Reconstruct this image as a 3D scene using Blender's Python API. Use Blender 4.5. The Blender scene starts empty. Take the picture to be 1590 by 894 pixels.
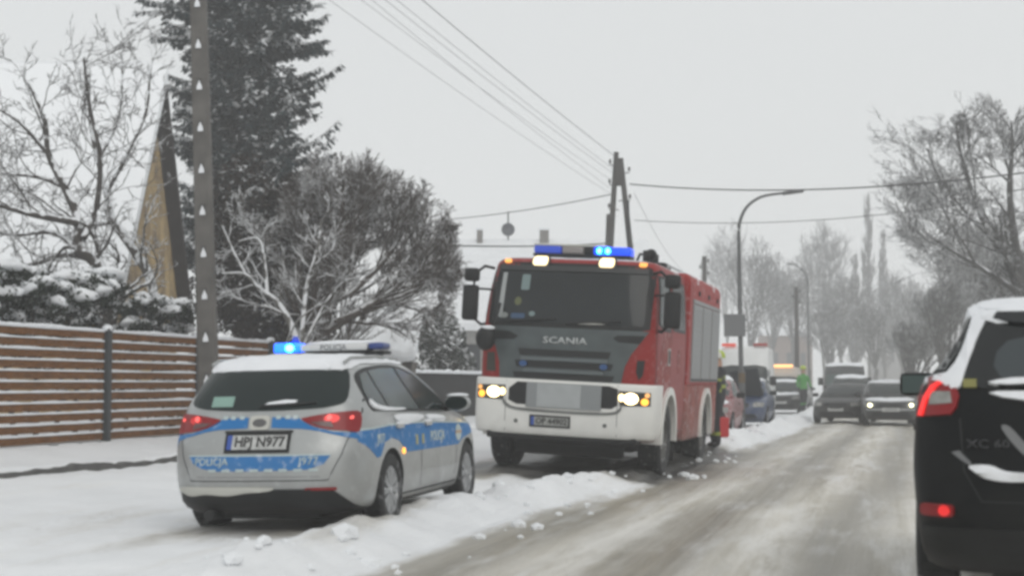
import bpy, bmesh, math, random
import numpy as np
from mathutils import Vector, Matrix, noise
from mathutils.bvhtree import BVHTree

C = bpy.context.scene
COL = C.collection
R = math.radians

# ------------------------------------------------------------------ camera, light, exposure
F = 2340.0                                   # focal length in photo pixels (photo is 1590 wide)
PITCH = math.atan(148.0 / F)
HCAM = 1.30
cam_d = bpy.data.cameras.new('camera'); cam = bpy.data.objects.new('camera', cam_d); COL.objects.link(cam)
cam_d.sensor_width = 36.0; cam_d.lens = F / 1590.0 * 36.0
cam_d.clip_start = 0.1; cam_d.clip_end = 3000
cam.location = (0, 0, HCAM); cam.rotation_euler = (math.pi / 2 + PITCH, 0, 0)
cam_d.dof.use_dof = True; cam_d.dof.focus_distance = 24.0; cam_d.dof.aperture_fstop = 2.6
C.camera = cam

SUN_EL, SUN_ROT = R(38), R(160)
w = bpy.data.worlds.new('World'); C.world = w; w.use_nodes = True
nt = w.node_tree; nt.nodes.clear()
o_ = nt.nodes.new('ShaderNodeOutputWorld'); b_ = nt.nodes.new('ShaderNodeBackground')
sky = nt.nodes.new('ShaderNodeTexSky'); sky.sky_type = 'NISHITA'; sky.sun_disc = False
sky.sun_elevation = SUN_EL; sky.sun_rotation = SUN_ROT; sky.dust_density = 6.0; sky.air_density = 1.0
mx = nt.nodes.new('ShaderNodeMix'); mx.data_type = 'RGBA'; mx.inputs[0].default_value = 0.95   # cloud layer over the clear sky
mx.inputs[7].default_value = (6.85, 7.0, 7.0, 1)
nt.links.new(sky.outputs[0], mx.inputs[6]); nt.links.new(mx.outputs[2], b_.inputs[0])
b_.inputs[1].default_value = 0.112
nt.links.new(b_.outputs[0], o_.inputs[0])
sd = bpy.data.lights.new('sun', 'SUN'); sun = bpy.data.objects.new('sun', sd); COL.objects.link(sun)
sd.energy = 0.7; sd.angle = R(40); sd.color = (1, .97, .93)
sun.rotation_euler = (math.pi / 2 - SUN_EL, 0, math.pi - SUN_ROT)
C.view_settings.view_transform = 'Standard'; C.view_settings.look = 'None'
C.view_settings.gamma = 1; C.view_settings.use_curve_mapping = False
C.view_settings.exposure = 0.0
C.cycles.max_bounces = 6; C.cycles.diffuse_bounces = 3; C.cycles.glossy_bounces = 3
C.cycles.transmission_bounces = 3; C.cycles.volume_bounces = 4; C.cycles.transparent_max_bounces = 6
C.cycles.use_denoising = True
C.cycles.filter_width = 3.3

# ------------------------------------------------------------------ frames of reference
# road runs along (DX, DY); s = metres along it, t = metres to its right
DX, DY = math.sin(R(13.65)), math.cos(R(13.65))
def st(s, t): return (DY * t + DX * s, -DX * t + DY * s)
def s_of(x, y): return DX * x + DY * y
def t_of(x, y): return DY * x - DX * y
def P(u, v, y):
    k = F / 1.0
    a = (u - 795.0) / F; b = (447.0 - v) / F
    d = Vector((a, math.cos(PITCH) - b * math.sin(PITCH), math.sin(PITCH) + b * math.cos(PITCH)))
    d *= y / d.y
    return Vector((d.x, d.y, HCAM + d.z))

def smooth(a, b, x):
    x = min(1.0, max(0.0, (x - a) / (b - a))); return x * x * (3 - 2 * x)
def edge_t(s):        # the road's snowy left edge
    return -3.62 + 0.57 * smooth(12, 21, s) + 0.75 * smooth(21, 46, s)
def hgt(x, y, detail=True):
    s, t = s_of(x, y), t_of(x, y)
    h = 0.0
    e = edge_t(s)
    if t < e:
        q = e - t
        # snow thrown up along the carriageway
        bank = math.exp(-((q - 0.45) / 0.38) ** 2) * 0.125
        if detail:
            n = noise.noise(Vector((s * 0.9, t * 1.6, 3.1)))
            n2 = noise.noise(Vector((s * 3.1, t * 3.4, 7.7)))
            bank *= max(0.0, 1 + 0.9 * n + 0.5 * n2); bank += .045 * max(0, noise.noise(Vector((s * 5.2, t * 5.2, 11.)))) * math.exp(-((q - .5) / .9) ** 2) + .05 * max(0, noise.noise(Vector((s * 9, t * 9, 12.))) - .05) * math.exp(-((q - .3) / .8) ** 2)
        far = smooth(26, 31, s)
        bank *= 1 + .55 * far * (1 - smooth(60, 90, s))
        h += bank + .045 * smooth(0.0, .5, q) * (1 - smooth(17.5, 19.5, s))
    if t < -6.5:
        h += 0.10 * smooth(-6.5, -10.4, -0 + (-t) * -1) if False else 0.11 * smooth(6.5, 10.4, -t)
        h += 0.10 * smooth(10.47, 10.53, -t)          # kerb of the footway
        h += 0.19 * smooth(10.6, 12.0, -t)
    if t < -12.6:
        h += 0.25 * smooth(12.6, 18, -t)
    if t > 4.5:
        h += 0.12 * smooth(4.5, 5.2, t)
    if detail and abs(t) < 20 and s < 90:
        h += 0.018 * noise.noise(Vector((s * 0.7, t * 1.3, 0.3)))
        if t < e + .2:
            h += 0.022 * noise.noise(Vector((s * 2.2, t * 2.2, 1.3))) + 0.018 * noise.noise(Vector((s * 6, t * 6, 1.9)))
        else:
            h += 0.014 * noise.noise(Vector((s * 0.22, t * 4.5, 5.3))) + 0.008 * noise.noise(Vector((s * 1.2, t * 8, 2.3)))
            for c, wd in TRK:
                c2 = c + drift(s)
                h -= 0.022 * math.exp(-((t - c2) / wd) ** 2)
    # packed heap the fire engine's kerbside wheels stand on
    lx, ly = x - .976, y - 21.93; fy = -.2554 * lx - .9668 * ly; fx = -.9668 * lx + .2554 * ly
    if -8 < fy < 4 and -1 < fx < 5:
        h += .125 * smooth(-.5, .85, fx) * (1 - smooth(2.2, 4.6, fx)) * (1 - smooth(1.3, 3.2, fy)) * (1 - smooth(6, 8, -fy))
    return h
def drift(s): return 0.55 * smooth(12, 24, s) + 0.55 * smooth(24, 46, s)
TRK = [(-3.0, 0.42), (-1.65, 0.34), (-0.35, 0.3), (1.4, 0.3)]

# ------------------------------------------------------------------ materials
MATS = {}
def M(name, col, rough=.5, metal=0., coat=0., emit=None, estr=0., var=0., scale=6., bump=0., bscale=20.,
      snow=None, dirt=0., speck=0., col2=None, spec=None, stretch=None, aniso=None):
    if name in MATS: return MATS[name]
    m = bpy.data.materials.new(name); m.use_nodes = True; MATS[name] = m
    N, L = m.node_tree.nodes, m.node_tree.links
    p = N['Principled BSDF']; p.inputs['Base Color'].default_value = (*col, 1)
    p.inputs['Roughness'].default_value = rough; p.inputs['Metallic'].default_value = metal
    p.inputs['Coat Weight'].default_value = coat; p.inputs['Coat Roughness'].default_value = 0.08
    if spec is not None: p.inputs['Specular IOR Level'].default_value = spec
    if emit: p.inputs['Emission Color'].default_value = (*emit, 1); p.inputs['Emission Strength'].default_value = estr
    tc = N.new('ShaderNodeTexCoord'); vec = tc.outputs['Object']
    if stretch:
        mp = N.new('ShaderNodeMapping'); mp.inputs['Scale'].default_value = stretch
        L.new(vec, mp.inputs[0]); vec = mp.outputs[0]
    cur = None
    def mixc(fac, a, b):
        n = N.new('ShaderNodeMix'); n.data_type = 'RGBA'
        if hasattr(fac, 'links'): L.new(fac, n.inputs[0])
        else: n.inputs[0].default_value = fac
        for i, q in ((6, a), (7, b)):
            if hasattr(q, 'links'): L.new(q, n.inputs[i])
            else: n.inputs[i].default_value = (*q, 1)
        return n.outputs[2]
    def nz(sc, det=4, v=None):
        n = N.new('ShaderNodeTexNoise'); n.inputs['Scale'].default_value = sc; n.inputs['Detail'].default_value = det
        L.new(v or vec, n.inputs['Vector']); return n.outputs['Fac']
    def rng(x, a, b, c=0., d=1.):
        n = N.new('ShaderNodeMapRange'); n.inputs[1].default_value = a; n.inputs[2].default_value = b
        n.inputs[3].default_value = c; n.inputs[4].default_value = d; L.new(x, n.inputs[0]); return n.outputs[0]
    def math2(op, a, b):
        n = N.new('ShaderNodeMath'); n.operation = op
        for i, q in ((0, a), (1, b)):
            if hasattr(q, 'links'): L.new(q, n.inputs[i])
            else: n.inputs[i].default_value = q
        return n.outputs[0]
    if var or col2:
        c2 = col2 or tuple(c * (1 - var) for c in col)
        cur = mixc(rng(nz(scale), .35, .65), col, c2)
    if dirt:      # road salt and slush thrown up from below
        sx = N.new('ShaderNodeSeparateXYZ'); L.new(tc.outputs['Object'], sx.inputs[0])
        g = rng(sx.outputs[2], 1.0, .25)
        f = math2('MULTIPLY', math2('MULTIPLY', g, dirt), rng(nz(5, 6), .3, .62))
        cur = mixc(f, cur or col, (.30, .29, .27))
        rr = rng(f, 0, .6, rough, .8); L.new(rr, p.inputs['Roughness'])
    if speck:     # wet snow stuck to the surface
        f = math2('MULTIPLY', rng(nz(14, 5), .56, .66), speck)
        cur = mixc(f, cur or col, (.78, .80, .82))
    if snow is not None:
        ge = N.new('ShaderNodeNewGeometry'); sx = N.new('ShaderNodeSeparateXYZ'); L.new(ge.outputs['Normal'], sx.inputs[0])
        a = math2('ADD', sx.outputs[2], rng(nz(bscale * .25, 3), .3, .7, -.5, .5))
        f = rng(a, snow - .08, snow + .08)
        cur = mixc(f, cur or col, (.80, .82, .84))
    if cur is not None: L.new(cur, p.inputs['Base Color'])
    if bump:
        b = N.new('ShaderNodeBump'); b.inputs['Strength'].default_value = bump; b.inputs['Distance'].default_value = .02
        L.new(nz(bscale, 6), b.inputs['Height']); L.new(b.outputs[0], p.inputs['Normal'])
    return m

SNOW = M('snow', (.80, .82, .84), .75, var=.07, scale=3, bump=.5, bscale=9)
SNOWT = M('snow_on_vehicle', (.80, .82, .85), .7, var=.05, scale=6, bump=.35, bscale=16)
BLACK = M('black_plastic', (.012, .013, .014), .5, var=.3, spec=.3)
DARKM = M('underbody', (.018, .019, .02), .8, var=.3)
GLASS = M('tinted_glass', (.012, .020, .020), .12, spec=.28)
GLASS2 = M('frosted_side_glass', (.055, .078, .078), .22, var=.35, scale=3, spec=.4)
RUB = M('tyre_rubber', (.016, .017, .018), .75, speck=.15)
RIM = M('wheel_rim', (.33, .34, .35), .42, metal=.35, speck=.5)
CHR = M('chrome', (.6, .61, .62), .2, metal=1)
WHT = M('white_paint', (.72, .72, .69), .4, coat=.3, dirt=.35)
MIRG = M('mirror_glass', (.05, .085, .08), .12, metal=.0)
REDL = M('red_lamp', (.20, .006, .009), .3, coat=.15, spec=.3, emit=(1, .01, .01), estr=.02)
REDLIT = M('red_lamp_lit', (.5, .02, .02), .2, emit=(1, .03, .03), estr=.55)
REDBULB = M('red_bulb', (.6, .1, .1), .2, emit=(1, .12, .10), estr=1.1)
BLUEL = M('blue_lamp', (.01, .05, .35), .15, coat=.5, emit=(.01, .05, .6), estr=.35)
BLUELIT = M('blue_lamp_lit', (.02, .2, .8), .2, emit=(.005, .10, 1), estr=3.2)
CYANLIT = M('cyan_lamp_core', (.2, .8, 1), .2, emit=(.05, .75, 1), estr=14)
WARMLIT = M('warm_lamp_lit', (.8, .7, .5), .2, emit=(1, .78, .42), estr=1.7)
HEADLIT = M('headlamp_lit', (.9, .8, .6), .2, emit=(1, .76, .36), estr=7)
DIPLIT = M('headlamp_dipped', (.9, .85, .6), .2, emit=(1, .92, .55), estr=5)
AMBER = M('amber_lamp', (.6, .22, .02), .2, emit=(1, .42, .05), estr=2.2)
LENS = M('lamp_lens', (.30, .30, .28), .15, coat=.5, var=.4, scale=12)
WOODP = M('weathered_pole_wood', (.075, .070, .066), .85, var=.35, scale=5, stretch=(6, 6, .6), bump=.3)

# ------------------------------------------------------------------ objects
def tag(o, label=None, cat=None, group=None, kind=None):
    if label: o['label'] = label
    if cat: o['category'] = cat
    if group: o['group'] = group
    if kind: o['kind'] = kind
    return o
def empty(name, loc=(0, 0, 0), rot=(0, 0, 0), **k):
    o = bpy.data.objects.new(name, None); COL.objects.link(o); o.location = loc; o.rotation_euler = rot
    o.empty_display_size = .2
    return tag(o, **k)
def link(name, me, mat, parent=None, sm=True, **k):
    if mat and not me.materials: me.materials.append(mat)
    if sm: me.polygons.foreach_set('use_smooth', [True] * len(me.polygons))
    o = bpy.data.objects.new(name, me); COL.objects.link(o)
    if parent: o.parent = parent
    return tag(o, **k)
def from_bm(name, bm, mat, parent=None, sm=False, **k):
    me = bpy.data.meshes.new(name); bm.to_mesh(me); bm.free()
    return link(name, me, mat, parent, sm, **k)
def pyd(name, vs, fs, mat, parent=None, sm=False, **k):
    me = bpy.data.meshes.new(name); me.from_pydata([tuple(v) for v in vs], [], fs); me.update()
    return link(name, me, mat, parent, sm, **k)

def box(bm, c, d, bev=0., rot=None, mi=0):
    m = Matrix.Translation(c)
    if rot is not None: m = m @ rot
    m = m @ Matrix.Diagonal((*d, 1))
    r = bmesh.ops.create_cube(bm, size=1, matrix=m)
    fs = {f for v in r['verts'] for f in v.link_faces}
    for f in fs: f.material_index = mi
    if bev:
        es = list({e for v in r['verts'] for e in v.link_edges})
        bmesh.ops.bevel(bm, geom=es, offset=bev, segments=2, profile=.6, affect='EDGES')
def cyl(bm, c, r, l, axis='X', n=24, r2=None, mi=0):
    rot = {'X': Matrix.Rotation(R(90), 4, 'Y'), 'Y': Matrix.Rotation(R(90), 4, 'X'), 'Z': Matrix()}[axis]
    q = bmesh.ops.create_cone(bm, cap_ends=True, segments=n, radius1=r, radius2=r if r2 is None else r2, depth=l,
                              matrix=Matrix.Translation(c) @ rot)
    for f in {f for v in q['verts'] for f in v.link_faces}: f.material_index = mi
def tube(bm, pts, r, n=8, caps=True):
    pts = [Vector(p) for p in pts]
    rs = r if isinstance(r, (list, tuple)) else [r] * len(pts)
    rings = []; ref = Vector((0, 0, 1))
    for i, p in enumerate(pts):
        d = (pts[min(i + 1, len(pts) - 1)] - pts[max(i - 1, 0)]).normalized()
        a = d.cross(ref)
        if a.length < .05: a = d.cross(Vector((1, 0, 0)))
        a.normalize(); b = d.cross(a)
        rings.append([bm.verts.new(p + (a * math.cos(2 * math.pi * k / n) + b * math.sin(2 * math.pi * k / n)) * rs[i]) for k in range(n)])
    for A, B in zip(rings, rings[1:]):
        for k in range(n): bm.faces.new((A[k], A[(k + 1) % n], B[(k + 1) % n], B[k]))
    if caps: bm.faces.new(rings[0][::-1]); bm.faces.new(rings[-1])
def lathe_x(bm, prof, n=36, cx=0.):      # profile of (x, r) spun round the X axis
    rings = []
    for (x, r) in prof:
        rings.append([bm.verts.new((cx + x, r * math.cos(2 * math.pi * k / n), r * math.sin(2 * math.pi * k / n))) for k in range(n)])
    for A, B in zip(rings, rings[1:]):
        for k in range(n): bm.faces.new((A[k], A[(k + 1) % n], B[(k + 1) % n], B[k]))
    return rings

# ---- surfaces laid on a shell -------------------------------------------------
FR = {'B': (lambda a, b: Vector((a, -15, b)), Vector((0, 1, 0))), 'F': (lambda a, b: Vector((a, 15, b)), Vector((0, -1, 0))),
      'R': (lambda a, b: Vector((15, a, b)), Vector((-1, 0, 0))), 'L': (lambda a, b: Vector((-15, a, b)), Vector((1, 0, 0))),
      'T': (lambda a, b: Vector((a, b, 15)), Vector((0, 0, -1)))}
def text_bm(s, size, ca, cb, flip=False, bold=.0, width=None, shear=0.):
    cu = bpy.data.curves.new('t', 'FONT'); cu.body = s; cu.size = size; cu.align_x = 'CENTER'; cu.align_y = 'CENTER'
    cu.offset = bold * size; cu.resolution_u = 2; cu.shear = shear
    ob = bpy.data.objects.new('t', cu); COL.objects.link(ob)
    dg = bpy.context.evaluated_depsgraph_get(); me = bpy.data.meshes.new_from_object(ob.evaluated_get(dg))
    bm = bmesh.new(); bm.from_mesh(me)
    xs = [v.co.x for v in bm.verts]; sc = 1.
    if width and xs: sc = width / (max(xs) - min(xs))
    for v in bm.verts: v.co = Vector(((v.co.x * sc) * (-1 if flip else 1) + ca, v.co.y + cb, 0))
    bpy.data.objects.remove(ob); bpy.data.curves.remove(cu); bpy.data.meshes.remove(me)
    return bm
def poly_bm(polys):
    bm = bmesh.new()
    for p in polys: bm.faces.new([bm.verts.new((a, b, 0)) for a, b in p])
    return bm
def decal(name, bvh, fr, shape, mat, parent, off=.004, res=.06, sm=True, thick=None, lump=0., **k):
    bm = shape if isinstance(shape, bmesh.types.BMesh) else poly_bm(shape if isinstance(shape[0][0], (tuple, list)) else [shape])
    if res:
        for ax in (0, 1):
            cs = [v.co[ax] for v in bm.verts]; lo, hi = min(cs), max(cs)
            n = int((hi - lo) / res)
            for i in range(1, n + 1):
                co = [0, 0, 0]; co[ax] = lo + (hi - lo) * i / (n + 1); no = [0, 0, 0]; no[ax] = 1
                bmesh.ops.bisect_plane(bm, geom=bm.verts[:] + bm.edges[:] + bm.faces[:], plane_co=co, plane_no=no, dist=1e-5)
    bmesh.ops.triangulate(bm, faces=[f for f in bm.faces if len(f.verts) > 4])
    org, d = FR[fr]
    last = None; edge = {v for e in bm.edges if len(e.link_faces) == 1 for v in e.verts}
    out = {}
    for v in bm.verts:
        o = org(v.co.x, v.co.y)
        h, n, i, dist = bvh.ray_cast(o, d)
        if h is None:
            h, n, i, dist = bvh.find_nearest(o + d * 13.5)
            if h is None: continue
            q = bvh.find_nearest(Vector([o[j] if abs(d[j]) < .5 else h[j] for j in range(3)]))
            h, n = q[0], q[1]
        ex = off
        if lump and v not in edge:
            ex = off + lump * (0.75 + 0.8 * noise.noise(h * 5) + .4 * noise.noise(h * 14))
        if n.dot(d) > 0: n = -n
        out[v] = (h + n * ex, h - n * .012)
    for v, (a, b) in out.items(): v.co = a
    be = [e for e in bm.edges if len(e.link_faces) == 1]
    r = bmesh.ops.extrude_edge_only(bm, edges=be)
    for g in [g for g in r['geom'] if isinstance(g, bmesh.types.BMVert)]:
        # pull the new rim into the shell
        h, n, i, dist = bvh.find_nearest(g.co)
        if h is not None: g.co = h - n * .010 if (g.co - h).length < .3 else g.co
    bmesh.ops.recalc_face_normals(bm, faces=bm.faces[:])
    # make normals look outwards
    tot = sum(f.normal.dot(d) * f.calc_area() for f in bm.faces)
    if tot > 0: bmesh.ops.reverse_faces(bm, faces=bm.faces[:])
    o = from_bm(name, bm, mat, parent, False, **k)
    if sm:
        me = o.data
        me.polygons.foreach_set('use_smooth', [True] * len(me.polygons))
        me.set_sharp_from_angle(angle=R(40))
    return o
def rect(a0, a1, b0, b1): return [(a0, b0), (a1, b0), (a1, b1), (a0, b1)]
def rrect(a0, a1, b0, b1, r, n=4):
    pts = []
    for cx, cy, s in ((a1 - r, b1 - r, 0), (a0 + r, b1 - r, 90), (a0 + r, b0 + r, 180), (a1 - r, b0 + r, 270)):
        for k in range(n + 1):
            t = R(s + 90 * k / n); pts.append((cx + r * math.cos(t), cy + r * math.sin(t)))
    return pts
def disc(a, b, r, n=16, ry=None): return [(a + r * math.cos(2 * math.pi * k / n), b + (ry or r) * math.sin(2 * math.pi * k / n)) for k in range(n)]
def curve(pts, sub=5, closed=False):
    n = len(pts); out = []
    rg = range(n) if closed else range(n - 1)
    for i in rg:
        g = lambda j: pts[j % n] if closed else pts[max(0, min(n - 1, j))]
        p0, p1, p2, p3 = g(i - 1), g(i), g(i + 1), g(i + 2)
        for k in range(sub):
            t = k / sub
            out.append(tuple(.5 * (2 * b + (c - a) * t + (2 * a - 5 * b + 4 * c - e) * t * t + (3 * b - a - 3 * c + e) * t ** 3) for a, b, c, e in zip(p0, p1, p2, p3)))
    if not closed: out.append(tuple(pts[-1]))
    return out

# ---- shell made of stacked outlines -------------------------------------------
def shell(S, sub=4, nq=12, ns=22, taper=.05):
    """S rows: z, y_rear, y_front, half width, rear corner length, front corner length, rear exp, front exp, tilt"""
    rows = curve([tuple(r) for r in S], sub)
    allr = []
    yr_min = min(r[1] for r in S); yf_max = max(r[2] for r in S); ym = (yr_min + yf_max) / 2; hl = (yf_max - yr_min) / 2
    for (z, yr, yf, w_, cr, cf, nr, nf, tl) in rows:
        w_ = max(w_, .001); L_ = yf - yr
        if cr + cf > L_ * .96: k = L_ * .96 / (cr + cf); cr *= k; cf *= k
        half = []
        for i in range(nq):
            a = (math.pi / 2) * i / nq
            half.append((w_ * math.sin(a) ** (2 / nr) if i else 0., yr + cr - cr * math.cos(a) ** (2 / nr)))
        y0, y1 = yr + cr, yf - cf
        for i in range(ns + 1): half.append((w_, y0 + (y1 - y0) * i / ns))
        for i in range(nq - 1, -1, -1):
            a = (math.pi / 2) * i / nq
            half.append((w_ * math.sin(a) ** (2 / nf) if i else 0., yf - cf + cf * math.cos(a) ** (2 / nf)))
        ring = [(x, y) for x, y in half] + [(-x, y) for x, y in half[-2:0:-1]]
        allr.append([Vector((x * (1 - taper * abs((y - ym) / hl) ** 3), y, z + tl * (y - ym))) for x, y in ring])
    vs = [v for r in allr for v in r]; n = len(allr[0]); fs = []
    for i in range(len(allr) - 1):
        for k in range(n):
            fs.append((i * n + k, i * n + (k + 1) % n, (i + 1) * n + (k + 1) % n, (i + 1) * n + k))
    for base, rg, fl in ((0, allr[0], True), ((len(allr) - 1) * n, allr[-1], False)):
        h = n // 2
        # strip caps between the two sides
        for k in range(0, h):
            a, b = base + k, base + k + 1; c, d = base + (n - k) % n, base + (n - k - 1) % n
            q = [a, b, d, c]
            q2 = []
            for x in q:
                if x not in q2: q2.append(x)
            if len(q2) >= 3: fs.append(tuple(q2[::-1] if not fl else q2))
    me = bpy.data.meshes.new('shell'); me.from_pydata(vs, [], fs); me.update()
    bm = bmesh.new(); bm.from_mesh(me); bmesh.ops.remove_doubles(bm, verts=bm.verts, dist=1e-4)
    bmesh.ops.recalc_face_normals(bm, faces=bm.faces[:]); bm.to_mesh(me); bm.free()
    return me
def carve(me, cutters, keep_smooth=True):
    """cutters: list of bmesh; returns the mesh with the cutters removed (cut faces take slot 1)"""
    ob = bpy.data.objects.new('tmp', me); COL.objects.link(ob); tmp = [ob]
    for i, cb in enumerate(cutters):
        cm = bpy.data.meshes.new('cut'); cb.to_mesh(cm); cb.free(); cm.materials.append(DARKM)
        co = bpy.data.objects.new('cut', cm); COL.objects.link(co); tmp.append(co)
        md = ob.modifiers.new('b%d' % i, 'BOOLEAN'); md.operation = 'DIFFERENCE'; md.object = co; md.solver = 'EXACT'; md.material_mode = 'TRANSFER'
    dg = bpy.context.evaluated_depsgraph_get(); dg.update()
    out = bpy.data.meshes.new_from_object(ob.evaluated_get(dg))
    for t in tmp: bpy.data.objects.remove(t)
    return out
def bvh_of(me):
    bm = bmesh.new(); bm.from_mesh(me); b = BVHTree.FromBMesh(bm); bm.free(); return b

WHEELS = {}
def wheel(parent, x, y, r, wd, side, spokes=5, rimc=None, big=False, z=None, steer=0.):
    key = (r, wd, side, spokes, big)
    if key not in WHEELS:
        bm = bmesh.new(); h = wd / 2; s = side
        pr = [(-h * s, r * .60), (-h * s, r * .9), (-h * .8 * s, r * .985), (-h * .3 * s, r), (h * .3 * s, r), (h * .8 * s, r * .985), (h * s, r * .92),
              (h * 1.02 * s, r * .80), (h * .93 * s, r * .66), (h * .80 * s, r * .63), (h * .2 * s, r * .62)]
        lathe_x(bm, pr, 40)
        # tread blocks
        for k in range(40):
            a = 2 * math.pi * k / 40
            for q in (-.55, 0, .55):
                box(bm, Vector((q * h, math.cos(a) * r * .995, math.sin(a) * r * .995)), (wd * .2, r * .085, .016), rot=Matrix.Rotation(a - math.pi / 2, 4, 'X'))
        bmesh.ops.recalc_face_normals(bm, faces=bm.faces[:])
        mt = bpy.data.meshes.new('tyre'); bm.to_mesh(mt); bm.free(); mt.materials.append(RUB)
        mt.polygons.foreach_set('use_smooth', [True] * len(mt.polygons)); mt.set_sharp_from_angle(angle=R(35))
        bm = bmesh.new(); rr = r * .655
        if big:
            lathe_x(bm, [(h * .84 * s, rr), (h * .86 * s, rr * .9), (h * .35 * s, rr * .84), (h * .25 * s, rr * .5), (h * .7 * s, rr * .42), (h * .75 * s, rr * .1), (h * .75 * s, 0.001)], 32)
            for k in range(10):
                a = 2 * math.pi * k / 10; cyl(bm, Vector((h * .4 * s, math.cos(a) * rr * .58, math.sin(a) * rr * .58)), .018, .09, 'X', 6)
        else:
            lathe_x(bm, [(h * .82 * s, rr), (h * .88 * s, rr * .95), (h * .7 * s, rr * .9), (h * .25 * s, rr * .86), (h * .2 * s, 0.001)], 32)
            for k in range(spokes):
                a = 2 * math.pi * k / spokes
                for off_ in (-.09, .09):
                    box(bm, Vector((h * .72 * s, math.cos(a + off_) * rr * .5, math.sin(a + off_) * rr * .5)), (.03, rr * .92, rr * .13), .004,
                        rot=Matrix.Rotation(a + off_ * 1.6, 4, 'X'))
            cyl(bm, Vector((h * .78 * s, 0, 0)), rr * .2, .03, 'X', 16)
        bmesh.ops.recalc_face_normals(bm, faces=bm.faces[:])
        mr = bpy.data.meshes.new('rim'); bm.to_mesh(mr); bm.free(); mr.materials.append(rimc or RIM)
        WHEELS[key] = (mt, mr)
    mt, mr = WHEELS[key]
    t = bpy.data.objects.new('wheel', mt); COL.objects.link(t); t.parent = parent; t.location = (x, y, z if z is not None else r - .01)
    t.rotation_euler = (0, 0, steer)
    q = bpy.data.objects.new('rim', mr); COL.objects.link(q); q.parent = t
    return t

def arch_cut(y, r, z, xin=.45, xout=1.4, side=1):
    bm = bmesh.new(); cyl(bm, Vector((side * (xin + xout) / 2, y, z)), r, xout - xin, 'X', 40); return bm

def plate(bvh, fr, ca, cb, txt, parent, W=.52, Hh=.114, fr_w=.025, dirty=False):
    sx = -1 if fr in 'FL' else 1
    pm = M('number_plate_face_dirty' if dirty else 'number_plate_face', (.33, .34, .32) if dirty else (.52, .53, .52), .5, var=.3, scale=18)
    q = decal('number_plate', bvh, fr, rect(ca - W / 2 - fr_w, ca + W / 2 + fr_w, cb - Hh / 2 - fr_w, cb + Hh / 2 + fr_w), BLACK, parent, off=.012, res=.1)
    decal('plate_face', bvh, fr, rect(ca - W / 2, ca + W / 2, cb - Hh / 2, cb + Hh / 2), pm, q, off=.016, res=.1)
    a0 = ca - sx * W / 2; a1 = ca - sx * (W / 2 - .042)
    decal('plate_band', bvh, fr, rect(min(a0, a1), max(a0, a1), cb - Hh / 2, cb + Hh / 2), M('plate_blue', (.03, .08, .35), .5), q, off=.019, res=.1)
    tb = text_bm(txt, Hh * .95, ca + sx * .025, cb, flip=sx < 0, bold=.022, width=W * .84)
    decal('plate_lettering', bvh, fr, tb, M('plate_ink', (.03, .03, .03), .6), q, off=.021, res=None, sm=False)
    return q

# ------------------------------------------------------------------ ground
def axis(segs):
    out = []
    for a, b, d in segs:
        n = max(1, int(round((b - a) / d))); out += [a + (b - a) * i / n for i in range(n)]
    out.append(segs[-1][1]); return out
SS = axis([(-60, 0, 10), (0, 7, 1), (7, 34, .085), (34, 60, .22), (60, 100, .6), (100, 200, 5), (200, 900, 70)])
TT = axis([(-400, -60, 40), (-60, -20, 4), (-20, -12.7, .5), (-12.7, -10.6, .15), (-10.6, -10.4, .03), (-10.4, -5.2, .12), (-5.2, 3.2, .075), (3.2, 8, .3), (8, 40, 4), (40, 400, 40)])
vs = []; sl = []; gv = []; shade_v = []
for s in SS:
    for t in TT:
        x, y = st(s, t); near = 5 < s < 90 and -20 < t < 9
        vs.append((x, y, hgt(x, y, near)))
        e = edge_t(s) if s < 200 else edge_t(200)
        nn = noise.noise(Vector((s * .55, t * .9, 9.))) * .35 + noise.noise(Vector((s * 1.8, t * 2.6, 4.))) * .18
        m = smooth(e - .02, e + .40, t + nn * .55) * (1 - smooth(4.2, 4.9, t + nn))
        tr = 0.
        for c, wd in TRK:
            tr = max(tr, math.exp(-((t - c - drift(s) + nn * .35) / (wd * 1.35)) ** 2))
        shaded_asphalt = 0.
        if near:
            # shadow on asphalt painted below the fire engine; ruts, darker ground around police car
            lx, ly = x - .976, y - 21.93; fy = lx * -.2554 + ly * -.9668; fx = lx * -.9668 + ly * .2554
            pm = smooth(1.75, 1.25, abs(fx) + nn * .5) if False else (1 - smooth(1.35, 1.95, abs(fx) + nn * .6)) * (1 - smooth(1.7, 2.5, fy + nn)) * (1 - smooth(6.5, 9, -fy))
            lx, ly = x + 1.601, y - 14.686; fy = lx * .2147 + ly * .9767; fx = lx * .9767 - ly * .2147
            pp = math.exp(-((abs(fx) - .78 + nn * .2) / .22) ** 2) * smooth(-5.5, -2.2, fy + nn) * (1 - smooth(1.6, 2.4, fy)) * .55
            pp = max(pp, .62 * (1 - smooth(.8, 1.1, abs(fx) + nn * .5)) * smooth(-2.9, -2.1, fy + nn) * (1 - smooth(1.9, 2.6, fy)))
            pp = max(pp, .30 * math.exp(-((fx + 2.0 + .1 * fy + nn) / .5) ** 2) * smooth(-4.5, -2, fy) * (1 - smooth(-.5, 1, fy)))
            m = max(m, pm, pp); tr = max(tr, pm, pp)  # engine shadow patch also darkens through the slush and track masks
        if near: shaded_asphalt = min(1., max(0, pm) ** 1.5)
        sl.append(m); gv.append(tr); shade_v.append(shaded_asphalt)
fs = []; nT = len(TT)
for i in range(len(SS) - 1):
    for j in range(nT - 1):
        a = i * nT + j; fs.append((a, a + 1, a + nT + 1, a + nT))
gm = bpy.data.meshes.new('ground'); gm.from_pydata(vs, [], fs); gm.update()
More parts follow.
